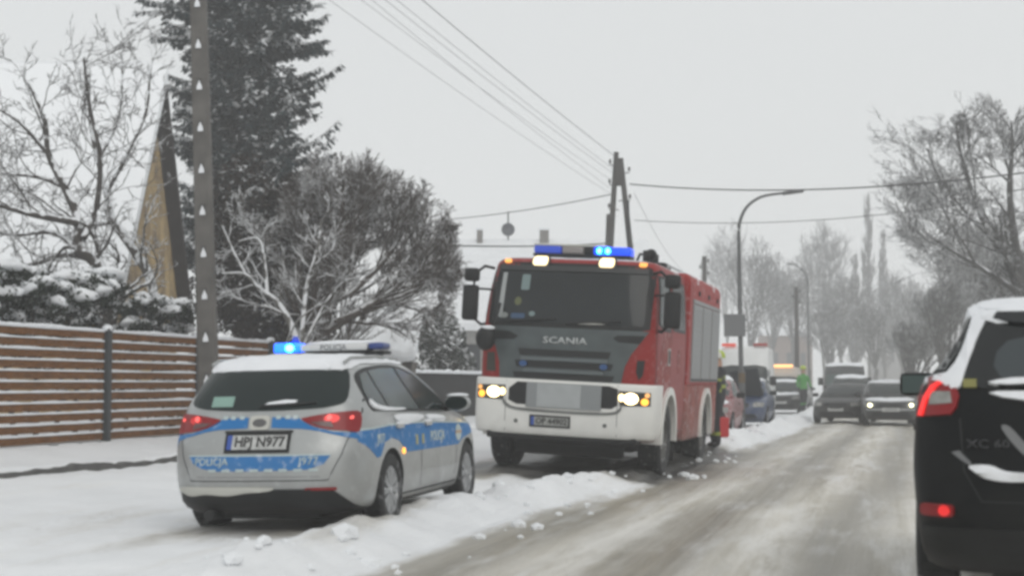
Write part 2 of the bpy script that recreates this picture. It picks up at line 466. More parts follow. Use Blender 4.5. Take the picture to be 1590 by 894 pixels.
for nm, dat in (('slush', sl), ('track', gv), ('shaded_asphalt', shade_v)):
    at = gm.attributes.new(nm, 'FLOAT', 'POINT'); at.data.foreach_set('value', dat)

def ground_material():
    m = bpy.data.materials.new('snowy_ground'); m.use_nodes = True; N, L = m.node_tree.nodes, m.node_tree.links
    p = N['Principled BSDF']
    def at(n): a = N.new('ShaderNodeAttribute'); a.attribute_name = n; return a.outputs['Fac']
    tc = N.new('ShaderNodeTexCoord')
    mp = N.new('ShaderNodeMapping'); mp.vector_type = 'POINT'; mp.inputs['Rotation'].default_value = (0, 0, R(13.65))
    L.new(tc.outputs['Object'], mp.inputs[0])
    mp2 = N.new('ShaderNodeMapping'); mp2.inputs['Scale'].default_value = (1, .016, 1); L.new(mp.outputs[0], mp2.inputs[0])
    mp3 = N.new('ShaderNodeMapping'); mp3.inputs['Scale'].default_value = (1, .13, 1); L.new(mp.outputs[0], mp3.inputs[0])
    def nz(v, sc, det=5, rg=.55):
        n = N.new('ShaderNodeTexNoise'); n.inputs['Scale'].default_value = sc; n.inputs['Detail'].default_value = det
        n.inputs['Roughness'].default_value = rg; L.new(v, n.inputs['Vector']); return n.outputs['Fac']
    def rng(x, a, b, c=0., d=1.):
        n = N.new('ShaderNodeMapRange'); n.inputs[1].default_value = a; n.inputs[2].default_value = b
        n.inputs[3].default_value = c; n.inputs[4].default_value = d; L.new(x, n.inputs[0]); return n.outputs[0]
    def mth(op, a, b):
        n = N.new('ShaderNodeMath'); n.operation = op
        for i, q in ((0, a), (1, b)):
            if hasattr(q, 'links'): L.new(q, n.inputs[i])
            else: n.inputs[i].default_value = q
        return n.outputs[0]
    def mixc(f, a, b):
        n = N.new('ShaderNodeMix'); n.data_type = 'RGBA'; L.new(f, n.inputs[0])
        for i, q in ((6, a), (7, b)):
            if hasattr(q, 'links'): L.new(q, n.inputs[i])
            else: n.inputs[i].default_value = (*q, 1)
        return n.outputs[2]
    snow = mixc(rng(nz(tc.outputs['Object'], .8), .35, .7), (.82, .835, .85), (.74, .755, .77))
    slush = mixc(rng(nz(mp2.outputs[0], 3.4, 8, .62), .36, .62), (.47, .44, .37), (.74, .715, .655))      # along-the-road streaks
    slush = mixc(rng(nz(mp3.outputs[0], 2.0, 9, .70), .45, .58), slush, (.79, .775, .735))
    dark = mixc(rng(nz(mp2.outputs[0], 5, 6), .35, .7), (.14, .124, .09), (.29, .262, .205))
    tk = mth('MULTIPLY', at('track'), rng(nz(mp2.outputs[0], 1.3, 6), .3, .6, .62, 1.))
    road = mixc(tk, slush, dark)
    edge = rng(mth('ADD', at('slush'), rng(nz(mp3.outputs[0], 2.6, 9, .7), .3, .7, -.42, .42)), .15, .95)
    grit = mth('MULTIPLY', rng(nz(tc.outputs['Object'], 26, 4), .60, .68), mth('MULTIPLY', rng(at('slush'), .02, .35), .55))
    L.new(mixc(at('shaded_asphalt'), mixc(grit, mixc(edge, snow, road), (.22, .20, .17)), mixc(rng(nz(mp3.outputs[0], 3, 8), .45, .7), (.045, .045, .043), (.16, .155, .145))), p.inputs['Base Color'])  # outer mix paints the fire engine's shadow and bare asphalt into the colour
    L.new(rng(mth('MULTIPLY', at('slush'), at('track')), 0, 1, .75, .38), p.inputs['Roughness'])
    b = N.new('ShaderNodeBump'); b.inputs['Strength'].default_value = .55; b.inputs['Distance'].default_value = .04
    L.new(mth('ADD', nz(mp3.outputs[0], 9, 8, .62), mth('MULTIPLY', nz(mp2.outputs[0], 9, 5), 1.0)), b.inputs['Height'])
    L.new(b.outputs[0], p.inputs['Normal'])
    return m
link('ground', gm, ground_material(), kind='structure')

# ------------------------------------------------------------------ police estate car
SILV = M('silver_paint', (.37, .385, .385), .34, metal=.35, coat=.5, dirt=.38, speck=.10, var=.12, scale=2)
BLUS = M('blue_reflective_stripe', (.022, .165, .42), .6, spec=.25, dirt=.2, speck=.25)
PALE = M('pale_reflective_print', (.42, .50, .50), .5, speck=.4)
def estate_rows(k=1.):
    return [(.17, -2.02, 2.05, .74, .5, .6, 3, 3, 0), (.24, -2.20, 2.16, .84, .55, .7, 3, 2.8, 0), (.40, -2.275, 2.23, .878, .55, .75, 3, 2.6, 0),
            (.55, -2.285, 2.24, .888, .55, .8, 3, 2.6, 0), (.70, -2.26, 2.20, .89, .52, .85, 3, 2.6, 0), (.82, -2.21, 2.08, .886, .50, .9, 3, 2.6, 0),
            (.90, -2.18, 1.80, .88, .5, .9, 3, 2.8, 0), (.97, -2.155, 1.35, .868, .5, .8, 3, 3, 0), (1.03, -2.12, .98, .845, .45, .6, 3, 3.2, 0),
            (1.12, -2.06, .82, .80, .4, .5, 3.2, 3.4, 0), (1.24, -1.97, .58, .735, .38, .45, 3.2, 3.4, 0), (1.36, -1.86, .28, .675, .36, .4, 3.2, 3.2, 0),
            (1.415, -1.78, .10, .635, .35, .4, 3.2, 3, 0), (1.452, -1.66, -.12, .56, .4, .4, 3, 3, 0), (1.475, -1.45, -.36, .42, .4, .4, 2.6, 2.6, 0),
            (1.487, -1.2, -.6, .22, .3, .3, 2.2, 2.2, 0), (1.49, -1.05, -.75, .05, .1, .1, 2, 2, 0)]
def police_car():
    me = shell(estate_rows(), 4)
    me.materials.append(SILV)
    me = carve(me, [arch_cut(y, .365, .315, side=sd) for y in (-1.325, 1.325) for sd in (-1, 1)])
    bvh = bvh_of(me)
    root = empty('police_car', (-1.601, 14.686, .045), (0, R(-1.2), R(-12.64)), label='silver police estate car with blue stripe and blue lamp lit on its roof', cat='car')
    me.polygons.foreach_set('use_smooth', [True] * len(me.polygons)); me.set_sharp_from_angle(angle=R(45))
    body = link('body', me, None, root, sm=False)
    D = lambda n, fr, sh, mt, par=root, **k: decal(n, bvh, fr, sh, mt, par, **k)
    # glass
    rw = curve([(-.69, 1.13), (-.60, 1.385), (-.40, 1.405), (0, 1.412), (.40, 1.405), (.60, 1.385), (.69, 1.13), (.60, 1.055), (.3, 1.03), (0, 1.025), (-.3, 1.03), (-.60, 1.055)], 3, True)
    g = D('rear_window', 'B', rw, GLASS, off=.006)
    D('paper_card', 'B', rect(-.47, -.27, 1.06, 1.145), M('pale_green_paper', (.22, .36, .31), .6), g, off=.010)
    D('wiper', 'B', [(-.02, 1.045), (.30, 1.06), (.46, 1.075), (.46, 1.087), (.30, 1.078), (-.02, 1.065)], BLACK, g, off=.022)
    D('wiper_snow', 'B', [(.02, 1.068), (.28, 1.08), (.30, 1.10), (.20, 1.105), (.05, 1.085)], SNOWT, g, off=.02)
    D('windscreen', 'F', curve([(-.66, 1.06), (-.52, 1.38), (0, 1.41), (.52, 1.38), (.66, 1.06), (0, 1.03)], 3, True), GLASS, off=.005)
    for fr in 'RL':
        frm = curve([(-1.74, 1.02), (-1.76, 1.18), (-1.66, 1.335), (-1.2, 1.392), (-.5, 1.405), (-.05, 1.33), (.35, 1.17), (.68, 1.00), (.2, .975), (-.8, .985), (-1.5, 1.0)], 4, True)
        f = D('window_trim', fr, frm, BLACK, off=.005)
        D('quarter_glass', fr, [(-1.70, 1.045), (-1.72, 1.17), (-1.62, 1.315), (-1.42, 1.345), (-1.32, 1.02)], GLASS2, f, off=.009)
        D('door_glass', fr, [(-1.27, 1.02), (-1.37, 1.35), (-1.0, 1.375), (-.62, 1.382), (-.42, 1.0)], GLASS2, f, off=.009)
        D('door_glass', fr, [(-.36, 1.0), (-.55, 1.382), (-.38, 1.37), (-.06, 1.30), (.30, 1.16), (.62, 1.0), (.2, .99)], GLASS, f, off=.009)
        D('window_snow', fr, curve([(-1.70, 1.03), (-1.70, 1.10), (-1.62, 1.06), (-1.45, 1.035), (-1.2, 1.02), (-.9, 1.012), (-.9, 1.0), (-1.4, 1.0)], 3, True), SNOWT, f, off=.022, lump=.012)
        # snow clinging under the belt line
        D('side_snow', fr, curve([(-1.22, .955), (-.9, .965), (-.35, .945), (-.42, .905), (-.7, .885), (-.95, .87), (-1.15, .91)], 3, True), SNOWT, root, off=.012, lump=.012)
        D('side_snow', fr, curve([(-.22, .945), (.1, .94), (.42, .915), (.35, .87), (.05, .885), (-.15, .90)], 3, True), SNOWT, root, off=.012, lump=.012)
        # stripe
        strip = [(-1.98, .845), (-1.4, .87), (-.8, .875), (.0, .865), (1.25, .83), (1.78, .80), (1.66, .73), (1.45, .72), (1.1, .68), (.9, .625), (-.88, .625), (-.96, .66), (-1.12, .735), (-1.32, .765), (-1.52, .735), (-1.63, .62), (-1.72, .61), (-1.90, .70), (-2.02, .76)]
        sp = D('blue_stripe', fr, strip, BLUS, off=.004)
        edge = [(-1.98, .845), (-1.4, .87), (-.8, .875), (0, .865), (1.25, .83), (1.78, .80), (1.78, .81), (1.25, .845), (0, .882), (-.8, .892), (-1.4, .888), (-1.98, .862)]
        D('stripe_edging', fr, edge, PALE, sp, off=.006)
        s_ = 1 if fr == 'R' else -1
        D('lettering', fr, text_bm('J977', .11, -1.62, .765, flip=s_ < 0, bold=.01), PALE, sp, off=.008, sm=False, res=.1)
        D('lettering', fr, text_bm('POLICJA', .135, .12, .735, flip=s_ < 0, bold=.015), PALE, sp, off=.008, sm=False, res=.1)
        D('emblem', fr, disc(.92, .745, .115, 20, .085), PALE, sp, off=.008)
        D('emblem_band', fr, rect(.80, 1.04, .735, .765), M('faded_orange_print', (.42, .30, .20), .5), sp, off=.010)
        D('yellow_mark', fr, rect(-.62, -.56, .68, .77), M('faded_yellow_print', (.36, .34, .14), .5), sp, off=.008)
        D('yellow_mark', fr, rect(-.42, -.36, .68, .77), M('faded_yellow_print', (.36, .34, .14), .5), sp, off=.008)
        D('side_repeater', fr, disc(-1.0, .64, .028, 10), AMBER, root, off=.012)
        # door shut lines, handles, sill
        for ln in ([(-.40, .30), (-.43, .60), (-.41, .97)], [(.82, .34), (.86, .6), (.80, .93)], [(-1.03, .72), (-1.13, .80), (-1.24, .97)]):
            a = [(y - .004, z) for y, z in ln] + [(y + .004, z) for y, z in ln[::-1]]
            D('door_seam', fr, a, BLACK, off=.002, res=.1)
        D('sill_trim', fr, [(-.9, .20), (.9, .20), (.9, .275), (-.9, .265)], BLACK, off=.006, res=.2)
        for y0 in (-1.12, -.22):
            D('door_handle', fr, rrect(y0 - .10, y0 + .10, .845, .880, .015), SILV, off=.028)
            D('handle_snow', fr, [(y0 - .09, .877), (y0 + .09, .877), (y0 + .06, .905), (y0 - .05, .90)], SNOWT, off=.03)
        # lamps, side part
        D('tail_lamp_side', fr, [(-2.06, .85), (-2.05, .99), (-2.00, .995), (-1.965, .98), (-1.96, .92), (-1.98, .855)], REDL, off=.008)
        # mirror
        sx = 1 if fr == 'R' else -1
        bm = bmesh.new(); bmesh.ops.create_uvsphere(bm, u_segments=20, v_segments=14, radius=1, matrix=Matrix.Translation((sx * 1.0, .50, 1.045)) @ Matrix.Diagonal((.135, .085, .085, 1)))
        for v in bm.verts:
            if v.co.y < .44: v.co.y = .44
        mr = from_bm('mirror', bm, SILV, root, True)
        bm = bmesh.new(); tube(bm, [(sx * .83, .52, .985), (sx * .93, .51, 1.0)], .03); from_bm('mirror_arm', bm, BLACK, mr)
        bm = bmesh.new(); bmesh.ops.create_circle(bm, cap_ends=True, segments=24, radius=1, matrix=Matrix.Translation((sx * 1.0, .436, 1.045)) @ Matrix.Rotation(R(90), 4, 'X') @ Matrix.Diagonal((.115, .068, 1, 1)))
        from_bm('mirror_glass', bm, GLASS, mr)
        bm = bmesh.new(); bmesh.ops.create_uvsphere(bm, u_segments=16, v_segments=8, radius=1, matrix=Matrix.Translation((sx * 1.0, .50, 1.118)) @ Matrix.Diagonal((.115, .07, .022, 1))); from_bm('mirror_snow', bm, SNOWT, mr, True)
        # roof rail
        bm = bmesh.new(); tube(bm, [(sx * .60, -1.75, 1.425), (sx * .605, -1.6, 1.465), (sx * .60, -.9, 1.49), (sx * .585, -.2, 1.475), (sx * .575, -.02, 1.43)], .014)
        from_bm('roof_rail', bm, M('rail_alloy', (.4, .41, .41), .35, metal=.8), root, True)
    # tailgate outline
    for pts in ([(-.76, 1.2), (-.80, 1.0), (-.745, .82), (-.70, .66), (-.60, .455)], [(.76, 1.2), (.80, 1.0), (.745, .82), (.70, .66), (.60, .455)], [(-.60, .455), (.60, .455)]):
        if len(pts) > 2: a = [(x - .004, z) for x, z in pts] + [(x + .004, z) for x, z in pts[::-1]]
        else: a = rect(-.6, .6, .451, .459)
        D('tailgate_seam', 'B', a, BLACK, off=.002, res=.1)
    for s_ in (-1, 1):
        lamp = curve([(s_ * .79, .995), (s_ * .70, 1.005), (s_ * .55, .99), (s_ * .40, .965), (s_ * .36, .95), (s_ * .45, .90), (s_ * .58, .865), (s_ * .72, .85), (s_ * .80, .845)], 3, True)
        if s_ < 0: lamp = lamp[::-1]
        l = D('tail_lamp', 'B', lamp, REDL, off=.012)
        a = sorted((s_ * .40, s_ * .60))
        D('lamp_lower_lens', 'B', [(s_ * .43, .925), (s_ * .60, .93), (s_ * .62, .875), (s_ * .50, .895)][::s_], M('smoked_lens', (.12, .06, .06), .15), l, off=.016)
        D('lamp_bulb', 'B', disc(s_ * .58, .958, .022, 12), REDBULB, l, off=.02)
        D('lamp_bulb', 'B', disc(s_ * .74, .955, .014, 12), REDBULB, l, off=.02)
        D('lamp_glow_lens', 'B', disc(s_ * .60, .95, .06, 16, .035), REDLIT if s_ > 0 else M('red_lamp_half', (.35, .015, .015), .2, emit=(1, .02, .02), estr=.3), l, off=.0145)
        D('reflector', 'B', rect(*sorted((s_ * .42, s_ * .66)), .375, .395), REDL, off=.012)
        # upper blue band between the lamps
    up = [(-.80, .86), (-.72, .855), (-.5, .87), (-.3, .89), (-.12, .895), (-.12, .965), (-.25, .965), (-.34, .955), (-.42, .925), (-.55, .88), (-.70, .845), (-.80, .80)]
    up = [(-.80, .78), (-.68, .81), (-.5, .855), (-.36, .875), (-.105, .885), (-.105, .972), (-.33, .965), (-.37, .935), (-.47, .885), (-.62, .845), (-.74, .835), (-.80, .835)]
    for s_ in (-1, 1):
        b = D('blue_band', 'B', [(x * -s_, z) for x, z in up], BLUS, off=.005)
        for k, x in enumerate((.16, .24, .31)):
            D('band_edging', 'B', rect(*sorted((s_ * x - .02, s_ * x + .02)), .955, .985), PALE, b, off=.009)
    D('maker_badge', 'B', disc(0, .925, .062, 20, .034), M('badge_dark', (.12, .12, .12), .3, metal=.5), off=.012)
    D('badge_snow', 'B', rrect(-.085, .085, .87, .985, .03), M('grubby_snow', (.50, .50, .46), .8), off=.009)
    low = [(-.62, .655), (.62, .655), (.57, .585), (.44, .545), (.1, .535), (-.35, .535), (-.5, .56), (-.58, .60)]
    b = D('blue_panel', 'B', low, BLUS, off=.005)
    D('lettering', 'B', text_bm('POLICJA', .085, -.40, .61, bold=.012), PALE, b, off=.009, sm=False, res=.1)
    D('lettering', 'B', text_bm('J977', .09, .45, .61, bold=.012), PALE, b, off=.009, sm=False, res=.1)
    for k in range(8):
        x = -.42 + k * .125; D('band_edging', 'B', rect(x, x + .07, .53, .552), PALE, b, off=.009)
    D('panel_edge', 'B', rect(-.62, .62, .655, .668), PALE, b, off=.007)
    plate(bvh, 'B', 0, .765, 'HPJ N977', root)
    D('tailgate_handle', 'B', rrect(-.30, .30, .845, .862, .008), BLACK, off=.01)
    val = [(-.72, .36), (-.62, .385), (.62, .385), (.70, .31), (.80, .19), (.6, .18), (-.6, .18), (-.80, .19)]
    D('lower_valance', 'B', val, BLACK, off=.012)
    D('valance_snow', 'B', curve([(-.72, .40), (-.4, .405), (.12, .40), (.10, .375), (-.1, .36), (-.25, .34), (-.45, .35), (-.6, .335), (-.7, .365)], 3, True), M('grubby_snow', (.5, .5, .46)), off=.022, lump=.008)
    D('bumper_crease', 'B', rect(-.62, .62, .482, .490), M('crease_shade', (.2, .2, .2), .5), off=.001, res=.1)
    # underside hidden parts
    bm = bmesh.new(); box(bm, (0, -1.6, .20), (.9, .7, .16), .03); cyl(bm, (-.45, -1.95, .17), .045, .5, 'Y', 12); cyl(bm, (0, -1.325, .30), .04, 1.4, 'X', 10); from_bm('underbody', bm, DARKM, root)
    for y in (-1.325, 1.325):
        wheel(root, -.775, y, .325, .21, -1, 10); wheel(root, .775, y, .325, .21, 1, 10)
    # snow on the roof
    rs = curve([(-.58, -1.77), (0, -1.86), (.58, -1.77), (.63, -1.3), (.62, -.6), (.58, -.1), (0, .10), (-.58, -.1), (-.62, -.6), (-.63, -1.3)], 4, True)
    D('roof_snow', 'T', rs, SNOWT, off=.014, lump=.020, res=.05)
    D('bonnet_snow', 'T', curve([(-.6, 1.2), (0, 1.3), (.6, 1.2), (.55, 1.8), (0, 1.95), (-.55, 1.8)], 4, True), SNOWT, off=.006, lump=.008, res=.08)
    # light bar
    lb = empty('light_bar', (0.02, -.42, 1.485)); lb.parent = root
    bm = bmesh.new(); box(bm, (0, 0, .05), (1.10, .26, .035), .012); box(bm, (-.45, 0, .015), (.06, .2, .05)); box(bm, (.45, 0, .015), (.06, .2, .05)); from_bm('bar_base', bm, BLACK, lb)
    bm = bmesh.new(); box(bm, (.06, 0, .105), (.66, .27, .065), .022); from_bm('bar_centre', bm, M('bar_white', (.6, .61, .61), .4), lb, True)
    tb = text_bm('POLICJA', .07, .06, .105, bold=.01)
    bmesh.ops.solidify(tb, geom=tb.faces[:], thickness=.004)
    bmesh.ops.transform(tb, matrix=Matrix.Translation((0, -.138, 0)) @ Matrix(((1, 0, 0, 0), (0, 0, -1, 0), (0, 1, 0, 0), (0, 0, 0, 1))), verts=tb.verts)
    from_bm('lettering', tb, M('grey_print', (.14, .15, .17), .6), lb)
    for xx, mt, wd, n in ((-.42, BLUELIT, .24, 'lit_blue_lamp'), (.47, M('dull_blue_lamp', (.03, .06, .22), .3), .15, 'blue_lamp')):
        bm = bmesh.new(); box(bm, (xx, 0, .11), (wd, .26, .10 if n[0] == 'l' else .065), .03); q = from_bm(n, bm, mt, lb, True)
        if n[0] == 'l':
            bm = bmesh.new(); bmesh.ops.create_uvsphere(bm, u_segments=16, v_segments=10, radius=1, matrix=Matrix.Translation((xx + .045, -.105, .11)) @ Matrix.Diagonal((.055, .04, .04, 1)))
            from_bm('lamp_core', bm, CYANLIT, q, True)
            bm = bmesh.new(); cyl(bm, (xx + .05, .02, .19), .045, .07, 'Z', 16, r2=.025); from_bm('top_beacon', bm, BLUEL, lb, True)
    bm = bmesh.new(); bmesh.ops.create_uvsphere(bm, u_segments=24, v_segments=8, radius=1, matrix=Matrix.Translation((.10, 0, .145)) @ Matrix.Diagonal((.36, .13, .03, 1))); from_bm('bar_snow', bm, SNOWT, lb, True)
    return root
police_car()

# ------------------------------------------------------------------ fire engine
FRED = M('fire_red_paint', (.24, .010, .008), .5, coat=.08, spec=.3, dirt=.5, speck=.06)
FREDS = M('fire_red_roof_frosted', (.30, .022, .02), .55, spec=.3, speck=.22)
PINKD = M('salted_red_panel', (.33, .11, .095), .7, spec=.2, var=.35, scale=3, dirt=.6, speck=.3)
GREYP = M('grille_grey', (.065, .082, .085), .5, var=.25, scale=5, dirt=.3)
SHUT = M('shutter_alloy', (.27, .28, .285), .45, metal=.4, dirt=.4)
def fire_engine():
    root = empty('fire_engine', (.976, 21.93, .064), (0, R(-3.0), R(165.2)), label='red fire engine with white bumper, lit headlamps and blue roof beacon behind the police car', cat='fire engine')
    S = [(.50, -1.55, 1.20, 1.18, .1, .35, 6, 3.2, 0), (.60, -1.6, 1.30, 1.22, .1, .4, 6, 3.2, 0), (.9, -1.62, 1.36, 1.235, .1, .42, 6, 3.2, 0), (1.25, -1.62, 1.37, 1.24, .1, .42, 6, 3.2, 0),
         (1.6, -1.62, 1.36, 1.245, .1, .42, 6, 3.4, 0), (2.0, -1.62, 1.32, 1.24, .1, .42, 6, 3.6, 0), (2.45, -1.62, 1.20, 1.215, .1, .42, 6, 3.8, 0), (2.80, -1.6, 1.08, 1.18, .1, .45, 6, 3.6, 0),
         (2.90, -1.58, 1.03, 1.165, .1, .45, 6, 3.4, 0), (2.955, -1.5, .96, 1.11, .1, .4, 5, 3, 0), (2.975, -1.4, .86, 1.0, .1, .4, 5, 3, 0), (2.98, -1.3, .6, .7, .1, .3, 4, 3, 0)]
    me = shell(S, 4, ns=26, taper=0.); me.materials.append(FRED)
    me = carve(me, [arch_cut(0, .62, .55, .6, 1.6, sd) for sd in (-1, 1)])
    bvh = bvh_of(me)
    me.polygons.foreach_set('use_smooth', [True] * len(me.polygons)); me.set_sharp_from_angle(angle=R(40))
    cab = link('cab', me, None, root, sm=False)
    D = lambda n, fr, sh, mt, par=root, **k: decal(n, bvh, fr, sh, mt, par, **k)
    # --- front.  F frame: +x is the vehicle's right = viewer's left
    wsur = D('windscreen_surround', 'F', [(-1.14, 2.02), (-1.15, 2.84), (-1.0, 2.90), (1.0, 2.90), (1.15, 2.84), (1.14, 2.02), (.9, 1.96), (-.9, 1.96)], BLACK, off=.006, res=.08)
    ws = D('windscreen', 'F', rrect(-1.06, 1.06, 2.05, 2.78, .06), M('truck_windscreen', (.018, .022, .024), .10, spec=.30, var=.3, scale=1.5), wsur, off=.012, res=.08)
    D('sun_visor', 'F', rect(-1.04, 1.04, 2.775, 2.845), M('visor_dark', (.022, .024, .025), .5), wsur, off=.03, res=.1)
    D('painted_reflection', 'F', [(.93, 2.74), (.99, 2.74), (1.0, 2.12), (.93, 2.10)], M('reflection_pale', (.34, .36, .36), .5), ws, off=.016)  # pale reflection on the windscreen, painted as a strip
    D('toll_card', 'F', rrect(.58, .70, 2.50, 2.72, .02), M('pale_card', (.16, .22, .22), .5), ws, off=.016)
    D('dashboard_item', 'F', rrect(.60, .80, 2.10, 2.17, .02), M('blue_item', (.03, .07, .14), .6), ws, off=.016)
    D('dashboard_item', 'F', disc(.50, 2.17, .045, 12, .035), M('pale_card', (.2, .2, .2)), ws, off=.016)
    D('dashboard_item', 'F', disc(.90, 2.14, .055, 12, .04), M('grey_item', (.22, .24, .23)), ws, off=.016)
    D('dashboard_item', 'F', disc(.72, 2.34, .05, 12, .06), M('drab_yellow_item', (.09, .10, .035)), ws, off=.016)
    for x0, x1 in ((.85, .15), (.0, -.75)):
        D('wiper', 'F', [(x0, 2.04), (x1, 2.10), (x1, 2.118), (x0, 2.065)], BLACK, wsur, off=.04, res=.1)
    D('screen_snow', 'F', curve([(-.55, 2.06), (-.2, 2.075), (-.05, 2.07), (-.2, 2.05)], 3, True), M('grubby_snow', (.5, .5, .46)), wsur, off=.03)
    gp = D('grille_panel', 'F', [(-1.13, 1.99), (1.13, 1.99), (1.06, 1.85), (.98, 1.68), (.92, 1.5), (.90, 1.27), (-.80, 1.27), (-.84, 1.5), (-.92, 1.68), (-1.04, 1.85)], GREYP, off=.018, res=.08)
    for z0, z1, xx in ((1.60, 1.69, .62), (1.44, 1.53, .66), (1.29, 1.37, .68)):
        D('grille_slot', 'F', [(-xx, z0), (xx, z0), (xx + .03, z1), (-xx - .03, z1)], M('slot_black', (.008, .009, .01), .7), gp, off=.022, res=.1)
    for z0, z1, xx in ((1.535, 1.58, .60), (1.375, 1.42, .55)):
        D('grille_bar', 'F', rect(-xx, xx, z0, z1), M('bar_grey', (.10, .12, .125), .45), gp, off=.045, res=.1)
    for x in (.56, -.56):
        D('blue_strobe', 'F', disc(x, 1.485, .055, 14, .04), M('strobe_off', (.02, .07, .2), .2), gp, off=.05)
    D('vent', 'F', [(-1.08, 1.93), (-.72, 1.92), (-.66, 1.88), (-.74, 1.83), (-1.02, 1.82)], BLACK, gp, off=.024)
    D('vent', 'F', [(1.08, 1.93), (.80, 1.92), (.66, 1.86), (.72, 1.81), (1.02, 1.80)], BLACK, gp, off=.024)
    tb = text_bm('SCANIA', .125, .0, 1.815, flip=True, bold=.02, width=.62)
    D('lettering', 'F', tb, M('letter_chrome', (.42, .44, .44), .35, metal=.3), gp, off=.03, sm=False, res=None)
    # red cheeks have dark corner steps
    D('corner_vent', 'F', [(-1.10, 1.60), (-1.00, 1.60), (-.99, 1.44), (-1.03, 1.33), (-1.08, 1.40)], BLACK, off=.006)
    D('corner_vent', 'F', [(1.12, 1.62), (1.0, 1.62), (.97, 1.36), (1.12, 1.36)], M('drab_corner', (.03, .028, .02), .6), off=.006)
    # front wide-angle mirror on the vehicle's right corner
    bm = bmesh.new(); bmesh.ops.create_uvsphere(bm, u_segments=20, v_segments=12, radius=1, matrix=Matrix.Translation((1.08, 1.52, 1.80)) @ Matrix.Diagonal((.14, .10, .17, 1)))
    tube(bm, [(1.05, 1.45, 1.93), (.98, 1.38, 2.10), (.96, 1.28, 2.3)], .02); q = from_bm('front_mirror', bm, BLACK, root, True)
    bm = bmesh.new(); bmesh.ops.create_uvsphere(bm, u_segments=14, v_segments=8, radius=1, matrix=Matrix.Translation((1.04, 1.54, 1.95)) @ Matrix.Diagonal((.09, .07, .03, 1))); from_bm('mirror_snow', bm, SNOWT, q, True)
    # bumper: its own shell a little prouder than the cab
    B = [(.52, .98, 1.36, 1.21, .02, .28, 8, 3.4, 0), (.56, .75, 1.41, 1.25, .02, .30, 8, 3.4, 0), (.8, .66, 1.43, 1.262, .02, .30, 8, 3.4, 0), (1.15, .60, 1.43, 1.265, .02, .30, 8, 3.4, 0), (1.265, .58, 1.42, 1.26, .02, .30, 8, 3.4, 0), (1.27, .58, 1.38, 1.23, .02, .28, 8, 3.4, 0)]
    bme = shell([tuple(r) for r in B], 3, taper=0.); bme.materials.append(WHT)
    bme = carve(bme, [arch_cut(0, .64, .55, .55, 1.6, sd) for sd in (-1, 1)])
    bb = bvh_of(bme); bme.polygons.foreach_set('use_smooth', [True] * len(bme.polygons)); bme.set_sharp_from_angle(angle=R(40))
    bump = link('bumper', bme, None, root, sm=False)
    E = lambda n, fr, sh, mt, par=bump, **k: decal(n, bb, fr, sh, mt, par, **k)
    ik = E('intake', 'F', [(.74, 1.14), (.62, 1.235), (-.66, 1.235), (-.78, 1.2), (-.78, .98), (-.70, .93), (.62, .93), (.74, .98)], BLACK, off=.006, res=.1)
    E('intake_lip', 'F', curve([(.82, 1.0), (.70, .90), (.4, .875), (0, .865), (-.5, .87), (-.76, .90), (-.84, 1.0), (-.80, .88), (-.55, .84), (0, .835), (.55, .845), (.78, .90)], 3, True), M('lip_grey', (.13, .135, .13), .6), off=.016, res=.1)
    E('winch_cover', 'F', rect(-.56, .48, .90, 1.235), M('cover_grey', (.22, .235, .24), .6), ik, off=.03, res=.1)
    E('cover_panel', 'F', rect(-.28, .33, .91, 1.225), M('cover_pale', (.36, .38, .385), .6, var=.1), ik, off=.036, res=.1)
    for x, z in ((1.02, 1.085), (-1.02, 1.085)):
        s_ = 1 if x > 0 else -1
        hl = E('headlight', 'F', [(s_ * .79, 1.18), (s_ * 1.21, 1.17), (s_ * 1.21, .99), (s_ * .81, .975)][::s_], M('headlamp_bezel', (.05, .048, .042), .2, var=.4, scale=20), off=.008)
        E('lit_lens', 'F', disc(s_ * .955, 1.08, .095, 20, .075), HEADLIT, hl, off=.016)
        E('lit_lens', 'F', disc(s_ * .83, 1.09, .04, 14, .055), M('headlamp_side', (.5, .45, .3), .2, emit=(1, .75, .35), estr=3), hl, off=.014)
        E('indicator', 'F', disc(s_ * 1.135, 1.045, .048, 14), AMBER, hl, off=.014)
        E('indicator', 'F', disc(s_ * 1.165, 1.135, .032, 12), M('amber_lamp_dim', (.5, .25, .1), .2, emit=(1, .5, .15), estr=1.0), hl, off=.014)
        E('bumper_seam', 'F', rect(*sorted((s_ * .775, s_ * .783)), .56, 1.25), M('seam', (.1, .1, .1)), off=.002, res=.2)
        E('tow_eye_cover', 'F', disc(s_ * .62, .70, .03, 10), M('lip_grey', (.13, .135, .13)), off=.006)
    plate(bb, 'F', .14, .715, 'OP 44902', bump, dirty=True)
    # roof fascia lamps
    for x in (.47, -.47):
        l = D('roof_lamp', 'F', rrect(x - .13, x + .13, 2.83, 2.97, .04), BLACK, off=.03)
        D('lamp_lens', 'F', rrect(x - .105, x + .105, 2.845, 2.955, .04), WARMLIT, l, off=.045)
    for x in (.96, -.96):
        D('marker_lamp', 'F', rrect(x - .05, x + .05, 2.885, 2.925, .01), M('amber_marker', (.7, .3, .08), .3, emit=(1, .45, .1), estr=1.1), off=.03)
    D('roof_snow', 'T', curve([(-1.0, -1.4), (1.0, -1.4), (1.05, .2), (.9, .8), (0, .93), (-.9, .8), (-1.05, .2)], 4, True), SNOWT, off=.006, lump=.012, res=.12)
